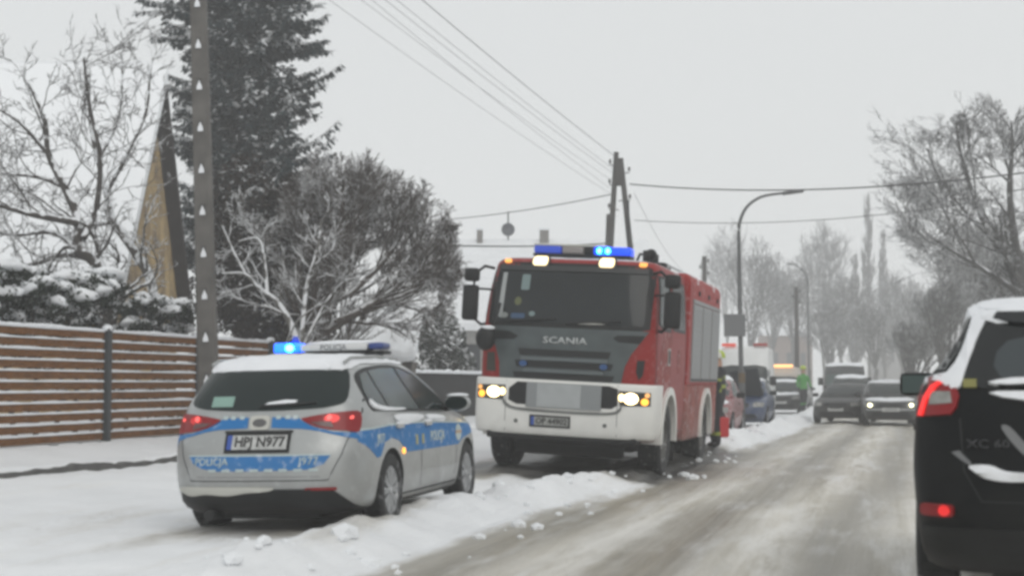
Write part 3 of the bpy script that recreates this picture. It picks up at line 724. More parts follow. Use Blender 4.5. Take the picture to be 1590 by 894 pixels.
    # --- cab sides
    for fr in 'RL':
        s_ = 1 if fr == 'R' else -1
        wt = D('window_trim', fr, [(1.02, 2.10), (.86, 2.78), (.0, 2.82), (-.02, 2.02), (.6, 2.02)], BLACK, off=.006)
        D('door_glass', fr, [(.95, 2.12), (.80, 2.74), (.05, 2.77), (.04, 2.06), (.6, 2.06)], GLASS2, wt, off=.012)
        wt = D('window_trim', fr, rrect(-1.42, -.22, 2.05, 2.80, .06), BLACK, off=.006)
        D('rear_door_glass', fr, rrect(-1.37, -.27, 2.10, 2.75, .05), GLASS, wt, off=.012)
        for ln in ([(-.10, 1.2), (-.10, 2.86)], [(1.08, 1.30), (1.10, 2.0), (.90, 2.84)], [(-1.5, 1.2), (-1.5, 2.86)]):
            D('door_seam', fr, [(y - .008, z) for y, z in ln] + [(y + .008, z) for y, z in ln[::-1]], BLACK, off=.002, res=.2)
        D('door_handle', fr, rrect(.0, .22, 1.55, 1.80, .05), M('pale_grip', (.4, .38, .36), .5), off=.01)
        D('handle_recess', fr, rrect(.04, .18, 1.58, 1.77, .04), BLACK, off=.014)
        D('salt_panel', fr, curve([(1.05, 1.35), (.6, 1.95), (-.05, 1.98), (-.08, 1.3), (.5, 1.25)], 4, True), M('salted_red_door', (.27, .045, .04), .6, speck=.45, var=.3, scale=3, dirt=.5, spec=.25), off=.003, res=.1)
        D('rear_door_emblem', fr, disc(-.85, 1.62, .18, 18), M('salted_red_door', (.42, .09, .08)), off=.003)
        # white wheel-arch lip
        bm = bmesh.new(); ring = []
        for k in range(25):
            a = R(-8 + 196 * k / 24)
            ring.append((s_ * 1.235, math.cos(a) * .66, .55 + math.sin(a) * .66))
        def arch_lip(bm, cy, cz, r0, r1, x0, x1, a0=-8, a1=188, n=28):
            V = []
            for k in range(n + 1):
                a = R(a0 + (a1 - a0) * k / n); c_, q_ = math.cos(a), math.sin(a)
                V.append([bm.verts.new((x, cy + c_ * r, cz + q_ * r)) for x, r in ((x0, r0), (x1, r0), (x1, r1), (x0, r1))])
            for A_, B_ in zip(V, V[1:]):
                for k in range(4): bm.faces.new((A_[k], A_[(k + 1) % 4], B_[(k + 1) % 4], B_[k]))
            bm.faces.new(V[0]); bm.faces.new(V[-1][::-1])
            bmesh.ops.recalc_face_normals(bm, faces=bm.faces[:])
        bm = bmesh.new(); arch_lip(bm, 0, .55, .59, .70, s_ * 1.0, s_ * 1.285); from_bm('wheel_arch', bm, WHT, root, True).data.set_sharp_from_angle(angle=R(40))
        bm = bmesh.new(); arch_lip(bm, -4.0, .55, .59, .68, s_ * 1.0, s_ * 1.29, -10, 190); from_bm('wheel_arch', bm, WHT, root, True).data.set_sharp_from_angle(angle=R(40))
        # side mirrors: two housings on a bracket
        bm = bmesh.new()
        tube(bm, [(s_ * 1.14, 1.02, 2.80), (s_ * 1.25, 1.13, 2.82), (s_ * 1.38, 1.18, 2.70), (s_ * 1.40, 1.16, 2.1), (s_ * 1.28, 1.08, 2.0), (s_ * 1.2, 1.0, 2.03)], .022)
        tube(bm, [(s_ * 1.15, 1.0, 2.50), (s_ * 1.38, 1.16, 2.50)], .016)
        arm = from_bm('mirror_arm', bm, BLACK, root, True)
        bm = bmesh.new(); box(bm, (s_ * 1.43, 1.16, 2.30), (.23, .13, .50), .05); h = from_bm('mirror', bm, BLACK, root, True)
        bm = bmesh.new(); box(bm, (s_ * 1.43, 1.092, 2.30), (.18, .006, .42), .0); from_bm('mirror_glass', bm, MIRG, h)
        bm = bmesh.new(); box(bm, (s_ * 1.42, 1.17, 2.69), (.22, .13, .19), .05); h = from_bm('mirror', bm, BLACK, root, True)
        bm = bmesh.new(); box(bm, (s_ * 1.42, 1.102, 2.69), (.17, .006, .14), .0); from_bm('mirror_glass', bm, MIRG, h)
        # steps
        bm = bmesh.new(); box(bm, (s_ * 1.12, -1.08, .62), (.2, .62, .10), .02); box(bm, (s_ * 1.12, -1.08, .92), (.2, .62, .08), .02); box(bm, (s_ * 1.08, -1.08, .80), (.12, .66, .6), .02)
        from_bm('cab_step', bm, BLACK, root)
    # --- body
    Y0, Y1 = -1.70, -5.5
    S2 = [(1.28, Y1, Y0, 1.245, .05, .05, 6, 6, 0), (1.30, Y1, Y0, 1.25, .05, .05, 6, 6, 0), (2.0, Y1, Y0, 1.25, .05, .05, 6, 6, 0), (2.86, Y1, Y0, 1.25, .05, .05, 6, 6, 0), (2.95, Y1 + .01, Y0 - .01, 1.225, .05, .05, 6, 6, 0), (3.0, Y1 + .04, Y0 - .04, 1.17, .05, .05, 6, 6, 0)]
    bme = shell(S2, 1, nq=5, ns=24, taper=0.); bme.materials.append(FREDS)
    b2 = bvh_of(bme); sup = link('body', bme, None, root, sm=False)
    G = lambda n, fr, sh, mt, par=root, **k: decal(n, b2, fr, sh, mt, par, **k)
    lowm = [(.42, Y1 + .02, Y0 - .02, 1.22, .05, .05, 6, 6, 0), (.45, Y1, Y0, 1.24, .05, .05, 6, 6, 0), (1.275, Y1, Y0, 1.245, .05, .05, 6, 6, 0)]
    bme = shell(lowm, 1, nq=5, ns=24, taper=0.); bme.materials.append(PINKD)
    bme = carve(bme, [arch_cut(-4.0, .62, .55, .6, 1.6, sd) for sd in (-1, 1)])
    link('lower_locker', bme, None, root, sm=False)
    b3 = bvh_of(bme)
    for fr in 'RL':
        s_ = 1 if fr == 'R' else -1
        G('front_panel', fr, rect(Y0 - .30, Y0 - .03, 1.32, 2.86), FRED, off=.006, res=None)
        for a, b in ((-3.12, -2.06), (-4.26, -3.20), (-5.40, -4.34)):
            q = G('shutter', fr, rect(a, b, 1.33, 2.55), SHUT, off=.012, res=None)
            bm = bmesh.new()
            for k in range(15):
                z = 1.37 + k * .08; box(bm, (s_ * 1.266, (a + b) / 2, z), (.008, b - a - .04, .064), .003)
            from_bm('shutter_slats', bm, SHUT, q)
            bm = bmesh.new(); box(bm, (s_ * 1.272, (a + b) / 2, 1.36), (.02, b - a - .1, .035), .006); from_bm('shutter_handle', bm, BLACK, q)
        G('shutter_gutter', fr, rect(-5.44, -2.04, 2.56, 2.62), SHUT, off=.02, res=None)
        bm = bmesh.new()
        for k in range(3):
            a = -2.7 - k * 1.15; box(bm, (s_ * 1.262, a, 2.74), (.02, .12, .08), .01)
        from_bm('scene_lamp', bm, BLACK, root)
        for a, b in ((-3.2, -1.78), (-5.4, -4.8)):
            q = [(a + .02, .47), (b - .02, .47), (b - .02, 1.24), (a + .02, 1.24)]
            decal('locker_door', b3, fr, q, PINKD, root, off=.01, res=None)
    G('body_snow', 'T', curve([(-1.1, -5.4), (1.1, -5.4), (1.12, -3.5), (1.1, -1.8), (-1.1, -1.8), (-1.12, -3.5)], 2, True), SNOWT, off=.01, lump=.02, res=.2)
    # roof gear
    bm = bmesh.new()
    tube(bm, [(-.9, -1.6, 3.0), (-.9, -1.6, 3.10), (-.9, -5.3, 3.10), (-.9, -5.3, 3.0)], .02); tube(bm, [(.9, -1.8, 3.0), (.9, -1.8, 3.10), (.9, -5.3, 3.10), (.9, -5.3, 3.0)], .02)
    from_bm('roof_rail', bm, M('rail_alloy', (.4, .41, .41)), root, True)
    bm = bmesh.new(); box(bm, (-.55, -2.3, 3.10), (.5, .55, .16), .04); cyl(bm, (-.55, -2.2, 3.24), .10, .14, 'Z', 16); tube(bm, [(-.55, -2.2, 3.28), (-.55, -1.75, 3.30), (-.55, -1.6, 3.22)], .045); from_bm('water_monitor', bm, BLACK, root, True)
    bm = bmesh.new(); cyl(bm, (-.93, .55, 3.07), .05, .16, 'Z', 14); bmesh.ops.create_uvsphere(bm, u_segments=14, v_segments=8, radius=.085, matrix=Matrix.Translation((-.98, .45, 3.10))); tube(bm, [(-.80, .55, 3.0), (-.84, .55, 3.1), (-.93, .55, 3.09)], .02)
    from_bm('roof_horn', bm, BLACK, root, True)
    bm = bmesh.new(); box(bm, (0, -3.9, 3.13), (.5, 2.6, .09), .02); from_bm('ladder_box', bm, SHUT, root)
    # light bar on the cab roof
    lb = empty('light_bar', (0, .42, 3.0)); lb.parent = root
    bm = bmesh.new(); box(bm, (0, 0, .05), (1.42, .30, .04), .012)
    for x in (-.55, .55): box(bm, (x, 0, .015), (.06, .2, .05))
    from_bm('bar_base', bm, BLACK, lb)
    bm = bmesh.new(); box(bm, (.50, 0, .125), (.40, .30, .11), .03); from_bm('blue_lamp', bm, BLUEL, lb, True)
    bm = bmesh.new(); box(bm, (.13, 0, .125), (.32, .30, .11), .03); from_bm('bar_clear_cover', bm, M('bar_clear', (.24, .22, .21), .4), lb, True)
    bm = bmesh.new(); box(bm, (-.10, 0, .125), (.14, .29, .105), .02); from_bm('bar_speaker', bm, BLACK, lb, True)
    bm = bmesh.new(); box(bm, (-.44, 0, .125), (.54, .30, .12), .035); q = from_bm('lit_blue_lamp', bm, M('blue_lamp_dim_lit', (.01, .06, .6), .2, emit=(.0, .06, 1), estr=1.1), lb, True)
    bm = bmesh.new()
    for x in (-.26, -.38): bmesh.ops.create_uvsphere(bm, u_segments=16, v_segments=10, radius=1, matrix=Matrix.Translation((x, .13, .125)) @ Matrix.Diagonal((.045, .04, .05, 1)))
    from_bm('lamp_core', bm, CYANLIT, q, True)
    bm = bmesh.new(); box(bm, (-.32, .03, .125), (.24, .26, .125), .04); from_bm('bright_lens', bm, BLUELIT, q, True)
    bm = bmesh.new(); box(bm, (.18, 0, .195), (1.06, .26, .03), .012); from_bm('bar_snow', bm, M('grubby_snow', (.5, .5, .46)), lb, True)
    # chassis
    bm = bmesh.new()
    box(bm, (0, -2.4, .70), (.9, 6.2, .28), .02); box(bm, (0, .8, .55), (1.6, .5, .30), .03); box(bm, (0, -4.0, .55), (1.6, .22, .26), .03); box(bm, (0, 0, .50), (1.7, .2, .24), .03)
    box(bm, (.95, -2.4, .62), (.5, 1.2, .45), .04); box(bm, (-.95, -2.4, .62), (.5, 1.2, .45), .04)
    from_bm('chassis', bm, DARKM, root)
    bm = bmesh.new(); box(bm, (0, 1.18, .50), (2.1, .35, .10), .03)
    from_bm('front_apron', bm, BLACK, root)
    bm = bmesh.new(); box(bm, (0, .75, .36), (1.55, .12, .26), .03); from_bm('underrun_beam', bm, DARKM, root); bm = bmesh.new(); box(bm, (.2, -1.6, .36), (1.5, .6, .3), .05); from_bm('gearbox_guard', bm, DARKM, root)
    trim = M('truck_rim', (.12, .12, .115), .6, metal=.2, speck=.6)
    for s_ in (-1, 1):
        wheel(root, s_ * 1.07, 0, .52, .32, s_, big=True, rimc=trim)
        wheel(root, s_ * 1.07, -4.0, .52, .32, s_, big=True, rimc=trim); wheel(root, s_ * .72, -4.0, .52, .32, s_, big=True, rimc=trim)
    for fx, fy in ((1.05, -.66), (-1.05, -.66), (.95, -4.68), (-.95, -4.68)):
        bm = bmesh.new(); box(bm, (fx, fy, .42), (.40, .02, .5)); from_bm('mud_flap', bm, BLACK, root)
    return root
fire_engine()

# ------------------------------------------------------------------ near black estate / SUV on the right
NAVY = M('dark_paint', (.004, .005, .006), .5, coat=.03, dirt=.05, spec=.14, var=.3, scale=2)
def near_suv():
    S = [(.24, -2.10, 2.2, .84, .5, .6, 3, 3, 0), (.34, -2.26, 2.28, .90, .5, .7, 3.2, 3, 0), (.55, -2.32, 2.32, .93, .5, .75, 3.2, 3, 0), (.80, -2.31, 2.31, .945, .5, .8, 3.2, 3, 0),
         (1.0, -2.27, 2.15, .935, .48, .85, 3.4, 3, 0), (1.12, -2.23, 1.6, .925, .46, .8, 3.4, 3, 0), (1.20, -2.19, 1.15, .905, .42, .6, 3.6, 3.2, 0), (1.29, -2.14, .95, .86, .36, .5, 3.6, 3.4, 0),
         (1.36, -2.10, .80, .79, .30, .5, 3.8, 3.4, 0), (1.50, -2.02, .5, .69, .26, .45, 4, 3.4, 0), (1.64, -1.93, .2, .62, .26, .4, 4, 3.2, 0), (1.69, -1.86, 0, .58, .28, .4, 3.6, 3, 0),
         (1.725, -1.7, -.2, .49, .4, .4, 3, 3, 0), (1.74, -1.4, -.4, .32, .4, .4, 2.4, 2.4, 0), (1.745, -1.1, -.6, .06, .1, .1, 2, 2, 0)]
    me = shell(S, 4); me.materials.append(NAVY)
    me = carve(me, [arch_cut(y, .41, .35, side=sd) for y in (-1.33, 1.40) for sd in (-1, 1)])
    bvh = bvh_of(me); me.polygons.foreach_set('use_smooth', [True] * len(me.polygons)); me.set_sharp_from_angle(angle=R(45))
    root = empty('suv', SUV_LOC, (0, 0, R(SUV_YAW)), label='dark snow-dusted SUV seen from behind at the right edge, red tail lamp lit', cat='suv')
    link('body', me, None, root, sm=False)
    D = lambda n, fr, sh, mt, par=root, **k: decal(n, bvh, fr, sh, mt, par, **k)
    g = D('rear_window', 'B', curve([(-.64, 1.26), (-.575, 1.45), (-.50, 1.66), (0, 1.68), (.50, 1.66), (.575, 1.45), (.64, 1.26), (0, 1.225)], 3, True), M('rear_glass_black', (.012, .014, .015), .10, spec=.4), off=.006)
    D('glass_pane', 'B', curve([(-.44, 1.30), (-.40, 1.50), (0, 1.53), (.40, 1.50), (.44, 1.30), (0, 1.27)], 3, True), M('rear_glass_grey', (.045, .055, .06), .15, spec=.4), g, off=.009)
    D('spoiler', 'B', [(-.47, 1.62), (-.36, 1.59), (0, 1.575), (.36, 1.59), (.47, 1.62), (.45, 1.65), (-.45, 1.65)], M('spoiler_black', (.008, .010, .012), .4), off=.03)
    D('wiper', 'B', [(-.45, 1.245), (.1, 1.23), (.1, 1.25), (-.45, 1.262)], BLACK, g, off=.03)
    D('wiper_snow', 'B', curve([(-.50, 1.262), (-.38, 1.285), (-.2, 1.29), (0, 1.30), (.4, 1.29), (.4, 1.27), (.1, 1.268), (-.2, 1.262), (-.4, 1.25)], 2, True), SNOWT, g, off=.035, lump=.02)
    D('ledge_snow', 'B', curve([(-.50, 1.215), (-.3, 1.225), (.4, 1.215), (.4, 1.185), (0, 1.19), (-.3, 1.175)], 2, True), SNOWT, root, off=.014, lump=.012)
    D('roof_edge_snow', 'B', curve([(-.555, 1.70), (-.50, 1.665), (-.3, 1.672), (0, 1.68), (.3, 1.672), (.50, 1.665), (.555, 1.70), (.4, 1.728), (0, 1.738), (-.4, 1.728)], 3, True), SNOWT, root, off=.03, lump=.01)
    D('window_sticker', 'B', rect(-.635, -.565, 1.245, 1.29), M('yellowed_sticker', (.22, .21, .06), .5), g, off=.012)
    for s_ in (-1, 1):
        p = [(-.56, 1.69), (-.49, 1.69), (-.565, 1.50), (-.625, 1.33), (-.65, 1.25), (-.70, 1.235), (-.74, 1.265), (-.80, 1.285), (-.87, 1.25), (-.90, 1.26), (-.86, 1.30), (-.72, 1.325), (-.64, 1.45), (-.59, 1.60)]
        D('pillar_snow', 'B', curve([(x * -s_, z) for x, z in p], 2, True), SNOWT, off=.014, lump=.010)
        D('rear_quarter_glass', 'B', [(x * -s_, z) for x, z in [(-.605, 1.60), (-.655, 1.46), (-.73, 1.345), (-.775, 1.345), (-.70, 1.46), (-.63, 1.60)]], M('fogged_glass', (.10, .11, .11), .3, var=.3, scale=2), off=.008)
        lamp = [(-.885, 1.245), (-.80, 1.30), (-.74, 1.31), (-.68, 1.27), (-.655, 1.20), (-.67, 1.14), (-.70, 1.10), (-.88, 1.085), (-.92, 1.10), (-.915, 1.18)]
        l = D('tail_lamp', 'B', [(x * -s_, z) for x, z in lamp], REDL, off=.015)
        lo = [(-.80, 1.22), (-.70, 1.22), (-.69, 1.16), (-.81, 1.15)]
        D('clear_lens', 'B', [(x * -s_, z) for x, z in lo], LENS, l, off=.019)
        st_ = [(-.845, 1.09), (-.82, 1.17), (-.77, 1.245), (-.74, 1.265), (-.76, 1.275), (-.80, 1.25), (-.838, 1.19), (-.868, 1.09)]
        D('lit_strip', 'B', [(x * -s_, z) for x, z in st_], M('red_strip_lit', (.4, .02, .02), .3, emit=(1, .015, .012), estr=.9), l, off=.022)
        D('rear_reflector', 'B', rrect(*sorted((s_ * .69, s_ * .86)), .555, .62, .02), REDL, off=.02)
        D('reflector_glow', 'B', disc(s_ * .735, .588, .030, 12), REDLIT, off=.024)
    D('lettering', 'B', text_bm('XC 60', .062, -.51, .945, bold=.01, width=.22), M('letter_dim', (.04, .042, .045), .4, metal=.3), off=.012, res=.1, sm=False)
    D('tailgate_snow', 'B', curve([(-.60, .83), (-.50, .835), (-.42, .805), (-.3, .80), (-.15, .82), (.1, .825), (.4, .82), (.6, .80), (.5, .77), (.1, .765), (-.2, .76), (-.40, .75), (-.52, .765), (-.58, .80)], 3, True), SNOWT, off=.03, lump=.02)
    D('tailgate_smear', 'B', curve([(-.44, 1.03), (-.40, 1.04), (-.30, .93), (-.22, .875), (-.05, .86), (-.05, .84), (-.24, .85), (-.34, .90)], 3, True), M('smeared_snow', (.16, .165, .17), .6), off=.008)
    D('corner_smear', 'B', [(-.70, .90), (-.66, .91), (-.60, .85), (-.60, .83), (-.65, .86)], M('smeared_snow', (.16, .165, .17), .6), off=.008)
    D('bumper_trim', 'B', [(-.86, .50), (.86, .50), (.84, .28), (-.84, .28)], BLACK, off=.012)
    D('tailgate_seam', 'B', [(-.66, 1.08), (-.64, .80), (-.55, .64), (.55, .64), (.64, .80), (.66, 1.08), (.65, 1.08), (.63, .80), (.545, .648), (-.545, .648), (-.63, .80), (-.65, 1.08)], DARKM, off=.003, res=.1)
    plate(bvh, 'B', 0, .96, 'OP 7234F', root) if False else None
    for fr in 'RL':
        sx = 1 if fr == 'R' else -1
        t = D('window_trim', fr, curve([(-1.85, 1.32), (-1.72, 1.52), (-1.1, 1.60), (-.3, 1.595), (.2, 1.45), (.75, 1.24), (.2, 1.22), (-1.0, 1.24), (-1.7, 1.27)], 3, True), BLACK, off=.005)
        fog = M('fogged_glass', (.17, .18, .18), .3, var=.3, scale=2)
        for q in ([(-1.72, 1.33), (-1.62, 1.50), (-1.28, 1.56), (-1.22, 1.28)], [(-1.12, 1.27), (-1.18, 1.57), (-.42, 1.58), (-.35, 1.26)], [(-.28, 1.26), (-.36, 1.58), (-.2, 1.565), (.2, 1.42), (.62, 1.26)]):
            D('side_glass', fr, q, fog, t, off=.01)
        bm = bmesh.new(); tube(bm, [(sx * .56, -1.7, 1.69), (sx * .58, -1.5, 1.715), (sx * .575, -.3, 1.715), (sx * .56, 0, 1.67)], .018); from_bm('roof_rail', bm, SNOWT, root, True)
        bm = bmesh.new(); box(bm, (sx * 1.01, .50, 1.265), (.25, .14, .165), .045); q = from_bm('mirror', bm, NAVY, root, True)
        bm = bmesh.new(); box(bm, (sx * 1.015, .425, 1.265), (.20, .008, .125), .0); from_bm('mirror_glass', bm, MIRG, q)
        bm = bmesh.new(); tube(bm, [(sx * .86, .52, 1.22), (sx * .98, .50, 1.235)], .03); from_bm('mirror_arm', bm, BLACK, q)
        for z0 in (.98,):
            D('door_handle', fr, rrect(-1.05, -.85, z0, z0 + .035, .012), NAVY, off=.03)
        for y0 in (-.38, .75):
            D('door_seam', fr, rect(y0 - .004, y0 + .004, .35, 1.22), DARKM, off=.002, res=.2)
    D('roof_snow', 'T', curve([(-.56, -1.88), (0, -1.94), (.56, -1.88), (.62, -1.2), (.62, -.5), (.56, 0), (0, .15), (-.56, 0), (-.62, -.5), (-.64, -1.2)], 4, True), SNOWT, off=.015, lump=.018, res=.06)
    bm = bmesh.new(); box(bm, (0, -1.6, .30), (1.0, .9, .2), .03); from_bm('underbody', bm, DARKM, root)
    for y in (-1.33, 1.40):
        wheel(root, -.81, y, .36, .23, -1); wheel(root, .81, y, .36, .23, 1)
SUV_YAW = -18.0
SUV_LOC = (3.725, 10.07, .03)
near_suv()

# ------------------------------------------------------------------ vehicles farther down the road
PROTO = {'hatch': dict(L=4.1, W=.86, H=1.46, cowl=.95, hood=.86, wb=2.5, tail=0),
         'sedan': dict(L=4.4, W=.85, H=1.40, cowl=.88, hood=.80, wb=2.7, tail=.55),
         'crossover': dict(L=4.4, W=.91, H=1.62, cowl=1.08, hood=.98, wb=2.6, tail=0)}
def far_car(kind, name, loc, yaw, paint, label, cat, face='F', lamps=None, roof=True, hood_open=False, group=None, bonnet_snow=False, scr_snow=False):
    p = PROTO[kind]; h = p['L'] / 2; W, H = p['W'], p['H']; c, ho = p['cowl'], p['hood']
    tl = p['tail']
    S = [(.18, -h + .25, h - .2, W * .86, .4, .5, 3, 3, 0), (.28, -h + .05, h - .06, W * .95, .45, .6, 3, 2.8, 0), (.5, -h, h, W, .5, .7, 3, 2.6, 0), (ho - .14, -h + .03, h - .06, W, .5, .75, 3, 2.6, 0),
         (ho - .03, -h + .08, h - .35, W * .99, .48, .8, 3, 2.8, 0), (c - .02, -h + .12 + tl * .3, h * .46, W * .97, .45, .7, 3, 3, 0), (c + .05, -h + .16 + tl * 1.3, h * .40, W * .93, .4, .5, 3.2, 3.2, 0),
         (c + .20, -h + .28 + tl * 1.6, h * .27, W * .85, .36, .4, 3.2, 3.2, 0), (H - .10, -h + .48 + tl * 2.0, h * .07, W * .74, .34, .36, 3, 3, 0), (H - .03, -h + .7 + tl * 2.1, -h * .1, W * .55, .34, .34, 2.8, 2.8, 0), (H, -h + 1.0 + tl * 2.1, -h * .25, W * .1, .1, .1, 2, 2, 0)]
    me = shell(S, 3, nq=8, ns=16); me.materials.append(paint)
    wy = p['wb'] / 2
    me = carve(me, [arch_cut(y, .35, .31, side=sd) for y in (-wy, wy) for sd in (-1, 1)])
    bvh = bvh_of(me); me.polygons.foreach_set('use_smooth', [True] * len(me.polygons)); me.set_sharp_from_angle(angle=R(45))
    root = empty(name, loc, (0, 0, R(yaw)), label=label, cat=cat)
    if group: root['group'] = group
    link('body', me, None, root, sm=False)
    D = lambda n, fr, sh, mt, par=root, **k: decal(n, bvh, fr, sh, mt, par, **{'res': .12, **k})
    t = H - .09
    ws = D('windscreen', 'F', curve([(-W * .80, c + .04), (-W * .64, t), (0, t + .02), (W * .64, t), (W * .80, c + .04), (0, c + .0)], 2, True), GLASS2 if scr_snow else GLASS, off=.006)
    D('rear_window', 'B', curve([(-W * .76, c + .09), (-W * .62, t), (0, t + .02), (W * .62, t), (W * .76, c + .09), (0, c + .06)], 2, True), GLASS, off=.006)
    for fr in 'RL':
        sx = 1 if fr == 'R' else -1
        D('side_window', fr, [(-h * .52 + tl * 1.1, c + .08), (-h * .46 + tl * 1.2, t - .02), (-.25 * h + tl * .3, t), (-.06, t), (-.06, c + .04)], GLASS2, off=.006)
        D('side_window', fr, [(.0, c + .04), (.0, t), (h * .12, t - .08), (h * .40, c + .04)], GLASS, off=.006)
        for y0 in (-.03, -h * .42):
            D('door_seam', fr, rect(y0 - .004, y0 + .004, .3, c), BLACK, off=.002, res=.3)
        D('door_handle', fr, rrect(-.30, -.12, c - .16, c - .125, .01), BLACK, off=.02)
        bm = bmesh.new(); box(bm, (sx * (W + .10), h * .24, c + .07), (.20, .10, .13), .035); from_bm('mirror', bm, BLACK, root, True)
    for s_ in (-1, 1):
        hm = lamps if lamps else LENS
        a, b = sorted((s_ * W * .56, s_ * W * .90))
        hd = D('headlight', 'F', rrect(a, b, ho - .24, ho - .11, .04), LENS if lamps else hm, off=.012)
        if lamps: D('lit_lens', 'F', disc(s_ * W * .72, ho - .175, .06, 14, .05), lamps, hd, off=.018)
        a, b = sorted((s_ * W * .66, s_ * W * .92))
        D('tail_lamp', 'B', rrect(a, b, c - .18, c - .02, .03), REDL, off=.012)
    D('grille', 'F', rrect(-W * .42, W * .42, ho - .25, ho - .13, .03), BLACK, off=.008)
    D('lower_grille', 'F', [(-W * .75, .24), (W * .75, .24), (W * .6, .42), (-W * .6, .42)], BLACK, off=.008)
    D('bumper_strip', 'F', rect(-W * .85, W * .85, ho - .33, ho - .27), M('bumper_pale', (.3, .31, .31), .4) if lamps else paint, off=.012)
    D('number_plate', 'F', rect(-.26, .26, .44, .55), M('plate_pale', (.45, .46, .45), .5), off=.02, res=None)
    D('number_plate', 'B', rect(-.26, .26, ho - .28, ho - .17), M('plate_pale', (.45, .46, .45), .5), off=.02, res=None)
    D('rear_valance', 'B', rect(-W * .8, W * .8, .22, .36), BLACK, off=.01)
    if roof:
        y0, y1 = -h + .62 + tl * 2.05, -h * .0
        D('roof_snow', 'T', curve([(-W * .66, y0), (0, y0 - .06), (W * .66, y0), (W * .66, y1), (0, y1 + .14), (-W * .66, y1)], 4, True), SNOWT, off=.02, lump=.05 if roof == 2 else .02, res=.1)
    if bonnet_snow:
        D('bonnet_snow', 'T', curve([(-W * .8, h * .5), (0, h * .56), (W * .8, h * .5), (W * .75, h * .78), (0, h * .9), (-W * .75, h * .78)], 3, True), SNOWT, off=.01, lump=.03, res=.1)
    if scr_snow:
        D('screen_snow', 'F', curve([(W * .82, c + .03), (W * .64, t + .02), (W * .5, t + .03), (W * .55, c + .2), (W * .3, c + .05), (0, c - .02), (W * .6, c - .05)], 3, True), SNOWT, off=.03, lump=.02)
    if hood_open:
        bm = bmesh.new()
        box(bm, (-.22, h * .44 + .18, ho + .44), (W * 1.0, .05, .95), .02, rot=Matrix.Rotation(R(-28), 4, 'X') @ Matrix.Rotation(R(8), 4, 'Y'))
        b = from_bm('open_bonnet', bm, M('bonnet_underside', (.02, .026, .03), .6), root)
    bm = bmesh.new(); box(bm, (0, 0, .26), (W * 1.2, p['L'] * .8, .18), .03); from_bm('underbody', bm, DARKM, root)
    for y in (-wy, wy):
        wheel(root, -W + .10, y, .31, .19, -1, 5); wheel(root, W - .10, y, .31, .19, 1, 5)
    return root

